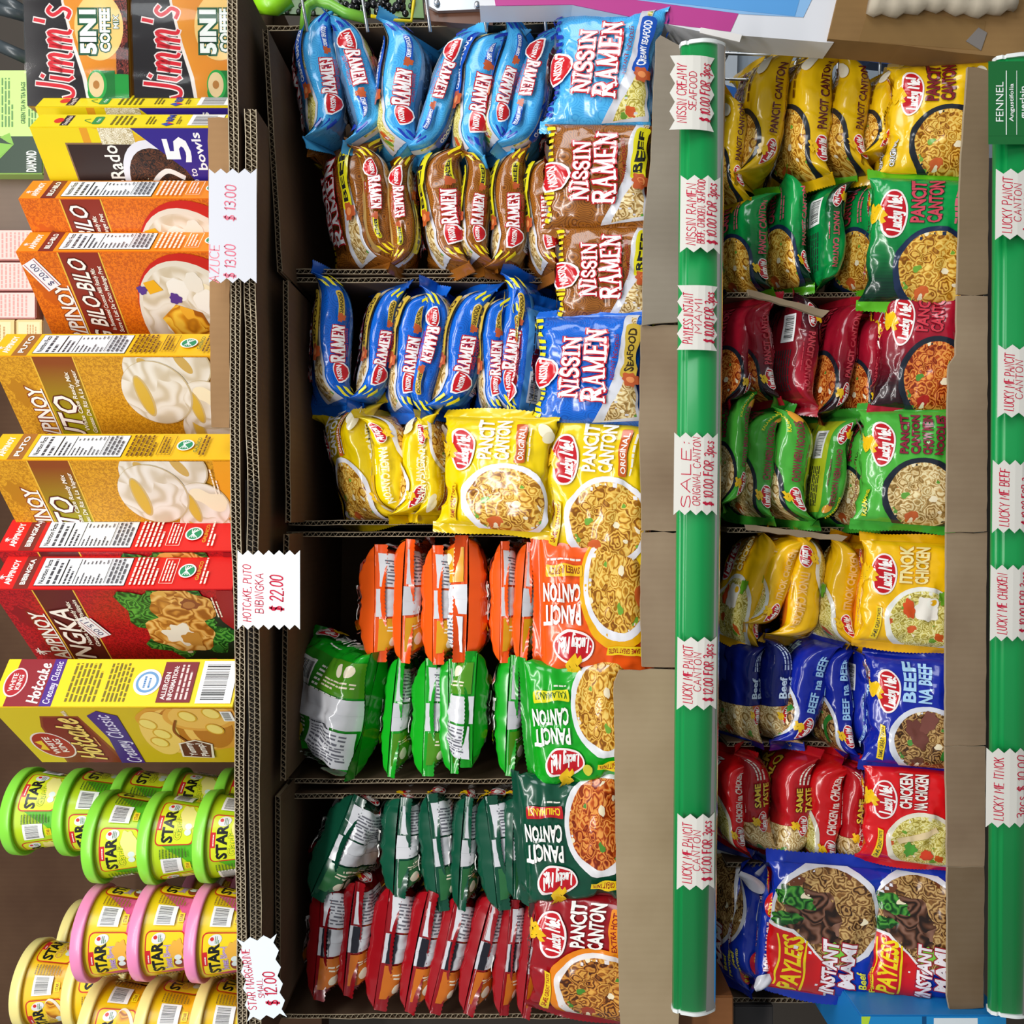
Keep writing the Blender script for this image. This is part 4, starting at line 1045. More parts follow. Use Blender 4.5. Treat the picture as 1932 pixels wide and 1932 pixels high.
# ---------------------------------------------------------------- boxes on the cardboard sheets
ZS = P(437, 966, 0).z + .006
def outline_word(A, t, cx, cy, h, w, col='#f6f2ea', ol='#7a2a10', g=.05, **kw):
    A.text(t, cx, cy, h, col, w=w, ol=((ol, g),), bold=.02, **kw)
def nutrition(A, x0, y0, x1, y1):
    A.rect(x0 - .0006, y0 - .0006, x1 + .0006, y1 + .0006, '#2a2622'); A.rect(x0, y0, x1, y1, '#eef0f2')
    h = y1 - y0
    A.text('Nutrition Facts', (x0 + x1) / 2, y1 - h * .06, h * .055, '#141414', w=(x1 - x0) * .86, bold=.03)
    A.small(x0 + .002, y1 - h * .25, x1 - .002, y1 - h * .11, 2, '#44444a')
    A.rect(x0 + .002, y1 - h * .28, x1 - .002, y1 - h * .265, '#1c1c1c')
    A.small(x0 + .002, y1 - h * .4, x1 - .012, y1 - h * .3, 2, '#3a3a40')
    A.rect(x0 + .002, y1 - h * .425, x1 - .002, y1 - h * .418, '#1c1c1c')
    for i in range(7):
        y = y1 - h * (.46 + .045 * i); A.small(x0 + .002, y - h * .015, x0 + (x1 - x0) * .5, y + h * .015, 1, '#3a3a40'); A.small(x1 - .010, y - h * .015, x1 - .003, y + h * .015, 1, '#3a3a40')
    A.rect(x0 + .002, y1 - h * .775, x1 - .002, y1 - h * .768, '#1c1c1c')
    A.small(x0 + .002, y0 + .002, x1 - .002, y1 - h * .79, 4, '#55555c')
def seal(A, cx, cy, r):
    A.ell(cx, cy, r * 1.2, r * 1.2, '#f2f4f2'); A.ell(cx, cy, r, r, '#1c8a5a')
    for i in range(4): A.line([(cx - r * .7, cy - r * .5 + i * r * .35), (cx + r * .2, cy + r * .3 - i * r * .1), (cx + r * .75, cy + r * .4 - i * r * .35)], r * .13, '#e8f2ec')
def palm(A, cx, cy, s, col):
    for i in range(7):
        a = .3 + i * .75; A.line([(cx, cy), (cx + s * .6 * math.cos(a), cy + s * .6 * math.sin(a)), (cx + s * .9 * math.cos(a), cy + s * .8 * math.sin(a) - s * .15)], s * .22, col)
    A.line([(cx, cy), (cx + .1 * s, cy - .9 * s), (cx, cy - 1.6 * s)], s * .22, col, True)
def pinoy_front(Wd, H, base, weave, band, name, sub1, sub2, pic, nx, nw, nh):
    A = Art(len(name) * 3)
    A.rect(-Wd, 0, 0, H, 'weave:%s:%s' % (base, weave))
    A.rect(-Wd, H - .050, 0, H, 'weave:%s:%s' % (base, weave)); A.ell(-.05, H - .022, .018, .014, weave, wob=.3)
    A.rect(-Wd, H - .098, 0, H - .050, band); A.rect(-Wd, H - .0995, 0, H - .0978, '#e8b83c'); A.rect(-Wd, H - .0505, 0, H - .0488, '#e8b83c')
    A.text('AP/PINOY', -.090, H - .036, .019, '#f8f4ec', w=.094, ol=(('#8a3a10', .05),), shear=.05, bold=.02); palm(A, -.122, H - .012, .008, '#f8f4ec')
    A.line([(-.135, H - .047), (-.09, H - .0475), (-.045, H - .046)], .0016, '#f8f4ec', True)
    A.text(name, nx, H - .067, nh, '#f8f2e8', w=nw, ol=(('#5a1c10', .04),), shear=.22, bold=.015)
    A.text(sub1, -.064, H - .0835, .0055, '#f8f0e0', w=.086, shear=.15, bold=.015); A.text(sub2, -.064, H - .0925, .0055, '#f8f0e0', w=.092, shear=.15, bold=.015)
    pic(A)
    A.small(-.05, .022, -.012, .030, 2, '#f6e8d0')
    return A
def pinoy_side(T, H, base, name, ink):
    A = Art(len(name) + 40); A.rect(0, 0, T, H, base)
    A.rect(0, H - .044, T, H - .026, '#a86a28' if ink == 'd' else '#7a2418')
    A.text('AP/PINOY', T / 2, H - .016, .0075, '#f8f4ec', w=T * .72, bold=.03); palm(A, T * .35, H - .007, .004, '#f8f4ec')
    A.text(name, T / 2, H - .035, .0065, '#f8f2e6', w=T * .74, bold=.03)
    nutrition(A, T * .1, H - .158, T * .9, H - .05)
    c = '#6a4414' if ink == 'd' else '#f8e8d8'
    A.small(T * .1, H - .196, T * .9, H - .163, 6, c)
    A.line([(T * .14, H - .216), (T * .86, H - .216), (T * .86, H - .2), (T * .14, H - .2), (T * .14, H - .216)], .0007, c); A.small(T * .2, H - .214, T * .8, H - .202, 3, c)
    seal(A, T * .5, H - .230, T * .17)
    A.text('GALINCO', T * .5, H - .2445, .0045, '#c8a020' if ink != 'd' else '#3a6a3a', w=T * .55, bold=.02); A.small(T * .12, H - .258, T * .88, H - .2485, 2, c)
    return A
def bilo_pic(A):
    A.ell(-.098, .058, .098, .078, '#c81c10', .25); A.ell(-.100, .068, .090, .068, '#e4dccc', .2); A.ell(-.101, .070, .084, .062, 'cake', .2)
    for x, y, r, c in ((-.05, .082, .016, '#f2eee6'), (-.066, .052, .017, '#f4f0e8'), (-.098, .098, .015, '#f0ece4'), (-.1, .04, .017, '#f2ece2'), (-.04, .06, .014, '#ece6da')): A.ell(x, y, r, r * .8, c, wob=.1)
    A.poly([(-.082, .06), (-.07, .09), (-.09, .112), (-.12, .1), (-.135, .07), (-.12, .05), (-.1, .055)], 'ginger'); A.poly([(-.05, .1), (-.036, .108), (-.04, .122), (-.056, .118)], '#ecae10')
    A.ell(-.062, .088, .0075, .0075, '#56338c', wob=.2); A.ell(-.094, .036, .009, .009, '#56338c', wob=.2); A.ell(-.05, .126, .006, .006, '#56338c', wob=.2)
def puto_pic(A):
    A.poly([(-.2, .0), (0, .0), (0, .022), (-.05, .026), (-.1, .04), (-.15, .07), (-.2, .09)], '#f0a01c')
    for x, y, r, s in ((-.022, .102, .038, 0), (-.012, .060, .032, 0), (-.105, .052, .036, 1), (-.068, .048, .036, 1), (-.05, .104, .0455, 1)):
        A.ell(x, y, r, r * .92, '#c8b48c'); A.ell(x, y + .001, r * .975, r * .895, 'cake')
        if s: A.ell(x - r * .1, y + r * .36, r * .66, r * .2, '#cdb070', .12); A.ell(x - r * .1, y + r * .37, r * .6, r * .15, '#d8b03c', .12)
        else: A.ell(x + r * .1, y + r * .1, r * .5, r * .2, '#cda858', .5)
def bib_pic(A):
    A.poly([(-.2, 0), (0, 0), (0, .02), (-.06, .028), (-.13, .06), (-.2, .12)], '#9a1018')
    A.ell(-.075, .068, .075, .05, '#16281a', .35, wob=.2); A.ell(-.05, .086, .062, .05, 'green_leaf', .4, wob=.3); A.ell(-.082, .074, .048, .052, 'green_leaf', .2, wob=.35)
    A.ell(-.034, .070, .036, .040, 'bread', .3, wob=.12); A.ell(-.026, .058, .010, .012, '#8a4a24', .4, wob=.2); A.ell(-.027, .059, .006, .008, '#b0743c', .4)
    A.ell(-.080, .082, .040, .042, 'bread', .1, wob=.12); A.ell(-.086, .084, .022, .019, '#ece4d2', .5, wob=.35); A.ell(-.094, .072, .014, .013, '#c08838', wob=.2)
def champ_front(Wd, H):
    A = Art(61); A.rect(-Wd, 0, 0, H, '#e8d008'); A.rect(-Wd, H - .072, 0, H - .062, '#e09a1c')
    A.poly([(-Wd, H - .1), (-.012, H - .125), (0, H - .075), (0, H - .118), (-.02, H - .15), (-Wd, H - .14)], '#e0b020')
    A.rect(-Wd, .05, -.018, H - .038, '#8a6a48'); A.rect(-Wd, .05, -.02, H - .04, '#2e1c18')
    A.rect(0 - .02, H - .128, 0, H - .085, 'rice')
    A.text('Champ-O-Rado', -.086, H - .092, .020, '#f4efe6', w=.130, bold=.012); A.ell(-.128, H - .045, .014, .012, '#e04820'); A.text('ROYAL', -.128, H - .045, .005, '#f4e8c0', w=.02)
    A.text('au riz et au chocolat', -.072, H - .110, .0055, '#d8b890', w=.07); A.text('WITH MALAGKIT RICE', -.080, H - .123, .0095, '#f4efe6', w=.115, bold=.01)
    A.ell(-.086, .098, .076, .054, '#e4e4ec', .5); A.ell(-.088, .098, .068, .047, 'choc', .5)
    A.line([(-.06, .08), (-.052, .1), (-.068, .12), (-.082, .105), (-.088, .08)], .006, '#eeeae6', True); A.line([(-.11, .115), (-.10, .125), (-.09, .13)], .004, '#eeeae6', True)
    A.poly([(0, 0), (0, .132), (-.05, .075), (-.09, .05), (-.13, .04), (-.13, 0)], '#2e1c88')
    A.text('5', -.026, .080, .032, '#f6f6fa', w=.026, bold=.03); A.text('Up to', -.062, .066, .010, '#e8e8f4', w=.026); A.text('bowls', -.028, .052, .012, '#f6f6fa', w=.044, bold=.02)
    return A
def champ_side(T, H):
    A = Art(62); A.rect(0, 0, T, H, '#ecd408')
    A.rect(.004, H - .047, T - .003, H - .036, '#2e1c18'); A.text('ChampORado', T / 2, H - .0415, .0055, '#f4e8d8', w=T * .72); A.ell(T * .5, H - .031, .007, .006, '#d83020')
    A.rrect(T * .2, H - .087, T * .8, H - .075, .003, '#1c8a3c'); A.text('rice', T * .5, H - .081, .005, '#e8f4e8'); A.line([(T * .3, H - .074), (T * .5, H - .064), (T * .6, H - .07)], .0014, '#4a8a2c', True)
    A.small(T * .15, H - .130, T * .85, H - .098, 5, '#6a5c10'); A.small(T * .2, H - .156, T * .8, H - .143, 3, '#6a5c10')
    A.poly([(T * .2, H - .164), (T * .36, H - .172), (T * .2, H - .180), (T * .04, H - .172)], '#2848a8'); A.poly([(T * .2, H - .172), (T * .36, H - .172), (T * .2, H - .180)], '#d02028')
    A.text('RFM', T * .66, H - .172, .009, '#203a9c', w=T * .5, bold=.04); A.small(T * .2, H - .188, T * .8, H - .182, 2, '#6a5c10')
    A.barcode(T * .08, H - .24, T * .92, H - .198)
    return A
def hot_front(Wd, H):
    A = Art(71); A.rect(-Wd, 0, 0, H, 'gradq:#c8a414:#d8c020:0:.3')
    A.poly([(-Wd, H - .118), (-.022, H - .10), (-.022, H - .052), (-.05, H - .042), (-Wd, H - .035)], '#8a3a1c'); A.poly([(-Wd, H - .112), (-.026, H - .098), (-.026, H - .054), (-.05, H - .045), (-Wd, H - .038)], '#7c1418')
    A.ell(-.100, H - .037, .036, .026, '#e8d8d0', .1); A.ell(-.100, H - .037, .0335, .0238, '#a4121c', .1)
    A.text('WHITE', -.100, H - .0345, .009, '#f4ece4', w=.046, bold=.02); A.text('KING', -.100, H - .0465, .009, '#f4ece4', w=.036, bold=.02); A.poly([(-.114, H - .027), (-.11, H - .016), (-.1, H - .022), (-.09, H - .016), (-.086, H - .027)], '#e8c02c')
    A.stroke('Hotcake', -.080, H - .078, .030, '#f2d06c', .15, w=.108, ol=(('#5c1010', .05),), shear=.25)
    A.text('Milk', -.014, H - .086, .006, '#f0e0c8'); A.small(-.1, H - .1015, -.05, H - .097, 1, '#e0a860')
    A.poly([(-Wd, H - .142), (-.09, H - .146), (-.02, H - .150), (-.008, H - .128), (-.02, H - .112), (-.08, H - .118), (-Wd, H - .110)], '#44187c')
    A.stroke('Creamy Classic', -.082, H - .130, .017, '#e4dcf4', .13, w=.128, shear=.2)
    A.ell(-.05, .06, .062, .072, '#d89830', -.2, wob=.06)
    for i in range(6): A.ell(-.062 + .003 * i, .094 - .011 * i, .058, .026, '#b8701c' if i % 2 else '#eec060', -.12)
    A.ell(-.066, .110, .058, .024, '#efc866', -.12); A.ell(-.02, .045, .036, .05, '#e0a040', .3); A.ell(-.02, .046, .030, .042, '#eab858', .3)
    for x, y in ((-.04, .118), (-.066, .108), (-.088, .118), (-.02, .062), (-.052, .036), (-.012, .03)): A.ell(x, y, .014, .011, '#d8a428', .3); A.ell(x, y, .012, .009, '#f0d874', .3)
    A.line([(-.09, .08), (-.06, .09), (-.03, .08)], .003, '#8a3c10', True)
    A.poly([(-.128, .10), (-.09, .094), (-.08, .07), (-.092, .05), (-.132, .058)], '#e8dcc8'); A.poly([(-.126, .097), (-.092, .092), (-.083, .07), (-.094, .053), (-.130, .061)], '#5a1c18')
    A.text('Yummy', -.106, .083, .010, '#f4ece4', w=.036, bold=.02); A.text('Plump!', -.108, .068, .010, '#f4ece4', w=.036, bold=.02)
    A.barcode(-.03, .004, -.006, .018)
    return A
def hot_side(T, H):
    A = Art(72); A.rect(0, 0, T, H, '#f0d40c')
    A.rect(0, H - .062, T, H - .016, '#8c1420'); A.rect(0, H - .075, T, H - .060, '#4a1c84')
    A.ell(T * .5, H - .020, T * .3, .014, '#e8d0d0'); A.ell(T * .5, H - .020, T * .27, .0122, '#b01420'); A.text('WHITE', T * .5, H - .017, .006, '#f4ece4', w=T * .36, bold=.02); A.text('KING', T * .5, H - .025, .006, '#f4ece4', w=T * .3, bold=.02)
    A.stroke('Hotcake', T * .5, H - .050, .014, '#f8f0ec', .15, w=T * .8, shear=.2); A.stroke('Creamy Classic', T * .5, H - .0675, .008, '#e4dcf4', .14, w=T * .86, shear=.15)
    A.small(T * .1, H - .128, T * .9, H - .088, 7, '#7a6a14'); A.small(T * .1, H - .165, T * .9, H - .134, 6, '#7a6a14')
    A.ell(T * .5, H - .186, T * .27, T * .27, '#f0f2f4'); A.ell(T * .5, H - .186, T * .22, T * .22, '#6a9ac8'); A.ell(T * .5, H - .186, T * .17, T * .17, '#f0f2f4'); A.small(T * .38, H - .192, T * .62, H - .18, 2, '#4a80b8')
    A.rect(T * .08, H - .245, T * .92, H - .203, '#7c1824'); A.text('ALLERGEN', T * .42, H - .210, .006, '#f4e8e4', w=T * .56, bold=.02); A.text('INFORMATION:', T * .48, H - .2185, .006, '#f4e8e4', w=T * .7, bold=.02); A.small(T * .14, H - .242, T * .86, H - .224, 3, '#e8d0cc')
    A.barcode(T * .06, H - .296, T * .94, H - .252)
    return A
def shop_box(name, Wd, T, H, px_, py_, d, th, front, side, base, label, cat, group=None, z=None, lean=0.0):
    """box turned th degrees; (px, py) is the near upright edge where its top is seen"""
    r = empty(name, (0, 0, 0)); p = P(px_, py_, d); z = ZS if z is None else z
    H_ = p.z - z
    r.location = (p.x, p.y, z); r.rotation_euler = (math.radians(lean), 0, -math.radians(th))
    k = H_ / H
    bm = bmesh.new(); bx(bm, -Wd, 0, 0, T, 0, H)
    bmesh.ops.bevel(bm, geom=bm.edges[:], offset=.0009, segments=2, affect='EDGES')
    b = from_bm('box_body', bm, mat(base, 'board'), r)
    printed('front_panel', flat_surf(-Wd + .0006, -.0006, .0006, H - .0006, o=(0, -.0002, 0)), front, base, 'board', .00006, r, smooth=False)
    printed('side_panel', flat_surf(.0006, T - .0006, .0006, H - .0006, o=(.0002, 0, 0), ux=(0, 1, 0)), side, base, 'board', .00006, r, smooth=False)
    bm = bmesh.new(); bx(bm, -Wd + .001, -.001, .0015, T - .001, H, H + .0007)
    from_bm('top_flap', bm, mat(base, 'board'), r)
    r.scale = (1, 1, k)
    return tag(r, label, cat, group)
def sticker(r, x, z, w, h, text, rot, y=-.0012, label='white price sticker with purple figures'):
    A = Art(3); A.rect(-w / 2 + .001, -h / 2 + .0025, w / 2 - .001, -h / 2 + .0035, '#a03848'); A.rect(-w / 2 + .001, h / 2 - .0035, w / 2 - .001, h / 2 - .0025, '#a03848')
    A.text(text, 0, -.0005, h * .42, '#4a4068', w=w * .78, bold=.0)
    c, s_ = math.cos(rot), math.sin(rot)
    o = printed('price_sticker', flat_surf(-w / 2, w / 2, -h / 2, h / 2, o=(x, y, z), ux=(c, 0, s_), uz=(-s_, 0, c)), A, '#f0eef0', 'paper', .00006, r, smooth=False)
    o['label'] = label
    return o
BW, BH = .185, .262
BX = 'boxes of dessert mix turned sideways'
for i, (px_, py_, d, wt) in enumerate(((66, 202, .088, 'half hidden behind its twin'), (55, 240, .045, 'in front of its twin'))):
    shop_box('dessert_box', .165, .036, .258, px_, py_, d, 46, champ_front(.165, .258), champ_side(.036, .258), '#e8d008', 'yellow and purple chocolate rice box %s' % wt, 'box', BX)
bs = pinoy_side(.046, BH, '#ee8a10', 'BILO-BILO', 'l')
for i, (px_, py_, d, wt) in enumerate(((34, 375, .050, 'with its front half covered, beside the yellow and purple boxes'), (29, 475, .045, 'with a white price sticker'))):
    b = shop_box('dessert_box', BW, .046, BH, px_, py_, d, 46, pinoy_front(BW, BH, '#e8780c', '#c85a08', '#8c2a18', 'GINATAANG BILO-BILO', 'in Sweetened Coconut Milk Ready Mix', 'Sucre A Lait De Coco Melange Pret', bilo_pic, -.118, .220, .021), bs, '#ea800e', 'orange dessert mix box %s' % wt, 'box', BX)
    if i == 1: sticker(b, -.030, BH - .020, .040, .021, '$ 20.00', .5)
ps = pinoy_side(.050, .29, '#f0bc14', 'PUTO', 'd')
for i, (px_, py_, d, wt) in enumerate(((-22, 672, .038, 'on the left of its twin, without sticker'), (-30, 868, .020, 'with a white price sticker'))):
    b = shop_box('dessert_box', BW, .050, .29, px_, py_, d, 42, pinoy_front(BW, .29, '#dca020', '#b87c10', 'gradp:#a8a010:#8a4414:-.1:-.01', 'PUTO', 'White Cake Ready Mix', 'Gateau De Riz A La Vapeur', puto_pic, -.098, .086, .027), ps, '#e8ac18', 'golden rice cake mix box %s' % wt, 'box', BX)
    if i == 1: sticker(b, -.062, .104, .040, .021, '22.00', 2.6)
rs = pinoy_side(.052, .29, '#d8160e', 'BIBINGKA', 'l')
for i, (px_, py_, d, wt) in enumerate(((-8, 1040, .048, 'showing mostly its side, behind its twin'), (-18, 1112, .018, 'with white price stickers and a cake picture'))):
    b = shop_box('dessert_box', BW, .052, .29, px_, py_, d, 46, pinoy_front(BW, .29, '#c0161c', '#8c0c14', '#5c1818', 'BIBINGKA', 'Native Cake Ready Mix', 'Gateau Natif Philippin', bib_pic, -.112, .160, .026), rs, '#c8161a', 'red cake mix box %s' % wt, 'box', BX)
    if i == 1:
        sticker(b, -.070, .196, .036, .02, '15.00', -2.8); sticker(b, -.073, .190, .036, .02, '15.00', -2.72, -.0018)
shop_box('dessert_box', .150, .064, .300, -20, 1334, .015, 50, hot_front(.150, .3), hot_side(.064, .3), '#e4c414', 'yellow hotcake mix box with purple banner, above the tubs', 'box', BX)
# shallow tray under the first boxes, with its brown front
tr = empty('cardboard_tray', P(432, 560, .012)); 
for nm, pts, d, th in (('front_panel', [(392, 222), (433, 222), (433, 806), (398, 806)], .008, .004), ):
    o = lip(nm, pts, d, th, None, seed=44, col='card:#8a6a48:#a07c56'); o.parent = tr; bpy.context.view_layer.update(); o.matrix_parent_inverse = tr.matrix_world.inverted()
a_, b_ = P(432, 222, .012), P(432, 806, .012)
o = corr('base_panel', (a_.x, a_.y, a_.z), (b_.x, b_.y, b_.z), .2, .004, None, KD); o.parent = tr; o.matrix_parent_inverse = tr.matrix_world.inverted()
tag(tr, 'shallow brown cardboard tray with torn front edge under the orange boxes', 'tray')

# ---------------------------------------------------------------- coffee packs at the top left
def coffee_front(Wd, H):
    A = Art(81); A.rect(-Wd, 0, 0, H, 'gradq:#d8841c:#e8a02c:0:.12')
    A.poly([(-Wd, H), (0, H), (0, H - .048), (-.06, H - .05), (-.11, H - .062), (-.15, H - .075), (-Wd, H - .08)], '#f0ece6'); A.poly([(-Wd, H), (0, H), (0, H - .045), (-.06, H - .047), (-.11, H - .058), (-.15, H - .07), (-Wd, H - .076)], '#1c1618')
    A.stroke("Jimm's", -.120, H - .036, .044, '#d82030', .10, w=.108, ol=(('#f4ece8', .035),), shear=.12)
    A.rect(-Wd, 0, 0, .016, 'beans'); A.ell(-.090, .036, .040, .030, '#f4d080')
    A.text('5IN1', -.096, .050, .019, '#f4f8f4', w=.050, ol=(('#1c5a38', .09),), bold=.05); A.text('COFFEE', -.094, .029, .012, '#f4f8f4', w=.050, ol=(('#1c5a38', .09),), bold=.05); A.text('MIX', -.084, .015, .007, '#f4f8f4', ol=(('#1c5a38', .06),))
    A.ell(-.168, .012, .022, .04, '#1c9a3c'); A.rect(-.176, .018, -.142, .040, '#167a30'); A.ell(-.159, .040, .018, .012, '#2aa848'); A.ell(-.159, .041, .0150, .0095, '#e8d0a0'); A.ell(-.159, .041, .005, .004, '#b8803c')
    return A
for i, (pt, pb) in enumerate(((38, 238), (243, 436))):
    Wd = .185; r = empty('coffee_box', (0, 0, 0)); a = P(pt, 205, .095); b = P(pb, 205, .095); H = a.z - b.z - .001
    if i == 1: H = a.z - ZS - .001; b = Vector((b.x, b.y, ZS))
    x = P(38, -100, .095).x
    r.location = (x, b.y, b.z); r.rotation_euler = (0, 0, -math.radians(4))
    bm = bmesh.new(); bx(bm, -Wd, 0, 0, .075, 0, H); bmesh.ops.bevel(bm, geom=bm.edges[:], offset=.002, segments=2, affect='EDGES')
    from_bm('box_body', bm, mat('#b08a3c', 'gloss'), r)
    printed('front_panel', flat_surf(-Wd + .001, -.001, .001, H - .001, o=(0, -.0003, 0)), coffee_front(Wd, H), '#1c1618', 'gloss', .00006, r, smooth=False)
    # wrinkled clear wrap
    n = 40; V = []; F = []
    for u in range(n + 1):
        for v in range(n // 2 + 1):
            X = -Wd * u / n; Zz = H * v / (n // 2); V.append((X, -.0022 + .0016 * noise.noise(Vector((X * 40, Zz * 14 + i, 2))), Zz))
    m_ = n // 2 + 1
    F = [(u * m_ + v, u * m_ + v + 1, (u + 1) * m_ + v + 1, (u + 1) * m_ + v) for u in range(n) for v in range(n // 2)]
    obj('clear_wrap', V, F, [mat('clear', 'gloss')], None, r, True)
    tag(r, ['film-wrapped black and orange coffee box lying on top of its twin', 'film-wrapped black and orange coffee box underneath its twin, by the cardboard edge'][i], 'coffee box', 'film-wrapped coffee boxes')

# ---------------------------------------------------------------- margarine tubs
TR, TH_ = .0575, .0685     # lid radius, stacking height
def tub_art(kind):
    A = Art(len(kind) + 5); g = {'garlic': ('#b8d818', '#58b81c', '#d8e420'), 'sweet': ('#f0d010', '#e05a90', '#f0d418'), 'classic': ('#f0c40c', '#f0b010', '#f4d020')}[kind]
    L = math.pi * .0500; H = .058
    A.rect(-L, 0, L, H, g[0])
    for k in (-1, 0, 1):
        c = k * L * .667
        A.poly([(c + .030, 0), (c + .075, 0), (c + .075, H * .75), (c + .055, H * .3)], g[1]); A.poly([(c - .030, 0), (c + .05, 0), (c + .04, .010), (c - .03, .008)], g[1])
        A.rrect(c - .030, .006, c + .028, .051, .006, '#c8281c'); A.rrect(c - .0285, .0075, c + .0265, .0495, .005, g[2])
        A.rect(c - .012, .0445, c + .006, .0495, '#d02028'); A.small(c - .01, .0455, c + .004, .0485, 1, '#f4e8e0')
        A.text('STAR', c - .006, .0375, .0125, '#141414', w=.040, ol=(), bold=.04)
        w, col = {'garlic': ('Garlic', '#e8e020'), 'sweet': ('Sweet Blend', '#c8a8d8'), 'classic': ('Classic', '#e0a020')}[kind]
        A.text(w, c - .006, .0255, .009, col, w=.034, ol=(('#4a8a1c' if kind == 'garlic' else '#8a6a9c' if kind == 'sweet' else '#f4e480', .028),), bold=.012)
        A.ell(c + .0195, .036, .006, .008, '#e2e2e4', .4); A.ell(c + .0205, .0395, .0022, .0022, '#d02828'); A.small(c + .0155, .031, c + .0235, .0365, 3, '#3a7a3a'); A.small(c + .015, .028, .024, .034, 2, '#3a5a3a') if False else None
        if kind == 'classic': A.ell(c + .008, .016, .022, .010, '#e8e0d0', .3); A.ell(c + .008, .018, .019, .008, 'ginger', .3)
        elif kind == 'garlic': A.ell(c + .006, .016, .020, .009, '#f0e488', .2, wob=.15)
        else: A.ell(c - .016, .013, .010, .006, '#8a3a1c', .2); A.ell(c + .004, .015, .014, .008, '#e8b040', wob=.2)
        A.ell(c - .006, .0135, .004, .004, '#dce8e4'); A.ell(c - .014, .0135, .004, .004, '#dce8e4')
        A.barcode(c + .034, .020, c + .058, .044); A.rrect(c + .038, .010, c + .05, .017, .001, '#f0d818'); A.text('STAR', c + .044, .0135, .004, '#8a1c1c', w=.009)
        A.small(c - .046, .012, c - .034, .046, 9, '#4a6a1c' if kind == 'garlic' else '#8a6a1c')
    return A
TUBS = {}
def tub(kind, x, y, z, rot, label):
    lidc = {'garlic': '#84d83c', 'sweet': '#e888b4', 'classic': '#f0e08c'}[kind]
    if kind not in TUBS:
        r = empty('margarine_tub', (0, 0, 0)); nu = 96; H = .058
        L = math.pi * .0500; ps = np.linspace(-L, L, nu + 1); qs = np.array([0, H * .5, H])
        G = np.zeros((nu + 1, 3, 3)); N = np.zeros_like(G)
        for i, p in enumerate(ps):
            a = p / L * math.pi
            for j, q in enumerate(qs):
                R_ = .0415 + (.0515 - .0415) * q / H
                G[i, j] = (R_ * math.sin(a), -R_ * math.cos(a), q); N[i, j] = (math.sin(a) * .985, -math.cos(a) * .985, -.17)
        printed('cup', Surf(ps, qs, G, N), tub_art(kind), '#f0d010', 'plastic', .00007, r)
        def lathe(nm, prof, m):
            V = []; F = []; n = 72; k = len(prof)
            for i in range(n):
                a = 2 * math.pi * i / n
                for rr, zz in prof: V.append((rr * math.sin(a), -rr * math.cos(a), zz))
            for i in range(n):
                for j in range(k - 1): F.append((i * k + j, ((i + 1) % n) * k + j, ((i + 1) % n) * k + j + 1, i * k + j + 1))
            return obj(nm, V, F, [m], None, r, True)
        lathe('lid', [(.0512, .0575), (.0530, .0565), (.0560, .0560), (.0574, .0572), (.0575, .0590), (.0566, .0700), (.0552, .0714), (.0520, .0716), (.0505, .0700), (.0480, .0690), (.0002, .0690)], mat(lidc, 'plastic'))
        lathe('base_rim', [(.0002, .003), (.036, .003), (.038, .0), (.0405, .0), (.0416, .0012)], mat('#e8d84a' if kind != 'garlic' else '#7cc83a', 'plastic'))
        bpy.context.view_layer.update()
        TUBS[kind] = r; o = r
    else: o = copy_tree(TUBS[kind])
    o.location = (x, y, z); o.rotation_euler = (0, 0, rot)
    return tag(o, label, 'margarine tub', 'stacked margarine tubs')
def stack(kind, py_, d, n, rots, desc, z0=ZS, names=('bottom', 'middle', 'top')):
    p = P(400, py_, d); yc = p.y + TR
    x = (966 - py_) * K(py_, d + TR)
    for i in range(n):
        tub(kind, x + .0015 * math.sin(i * 3 + py_), yc, z0 + i * TH_, rots[i % len(rots)], '%s tub of %s' % (names[i], desc))
lbl = ('green-lidded', 'pink-lidded', 'cream-lidded')
N5 = ('lowest', 'second', 'third', 'fourth', 'uppermost')
stack('garlic', 1578, .072, 3, (.3, .75, -.02), 'the front stack of green-lidded margarine', names=('lower', 'middle', 'upper'))
stack('sweet', 1757, .040, 3, (-.12, -.12, -.12), 'the front stack of pink-lidded margarine', names=('lower', 'middle', 'upper'))
stack('classic', 1936, .046, 3, (-.2, -.12, .35), 'the front stack of cream-lidded margarine', names=('lower', 'middle', 'upper'))
stack('garlic', 1530, .135, 5, (1.2, 1.0, -.5, -.3, .9), 'the back stack of green-lidded margarine', names=N5)
stack('sweet', 1722, .19, 2, (.5, .5), 'the back stack of pink-lidded margarine', names=('lower', 'upper'))
stack('classic', 1772, .27, 5, (.6, .5, .4, .2, .3), 'the cream-lidded stack deep behind the pink one', names=N5)
stack('classic', 1856, .15, 5, (.4, 1.0, .8, .9, -.5), 'the cream-lidded stack behind the pink and cream ones', names=N5)

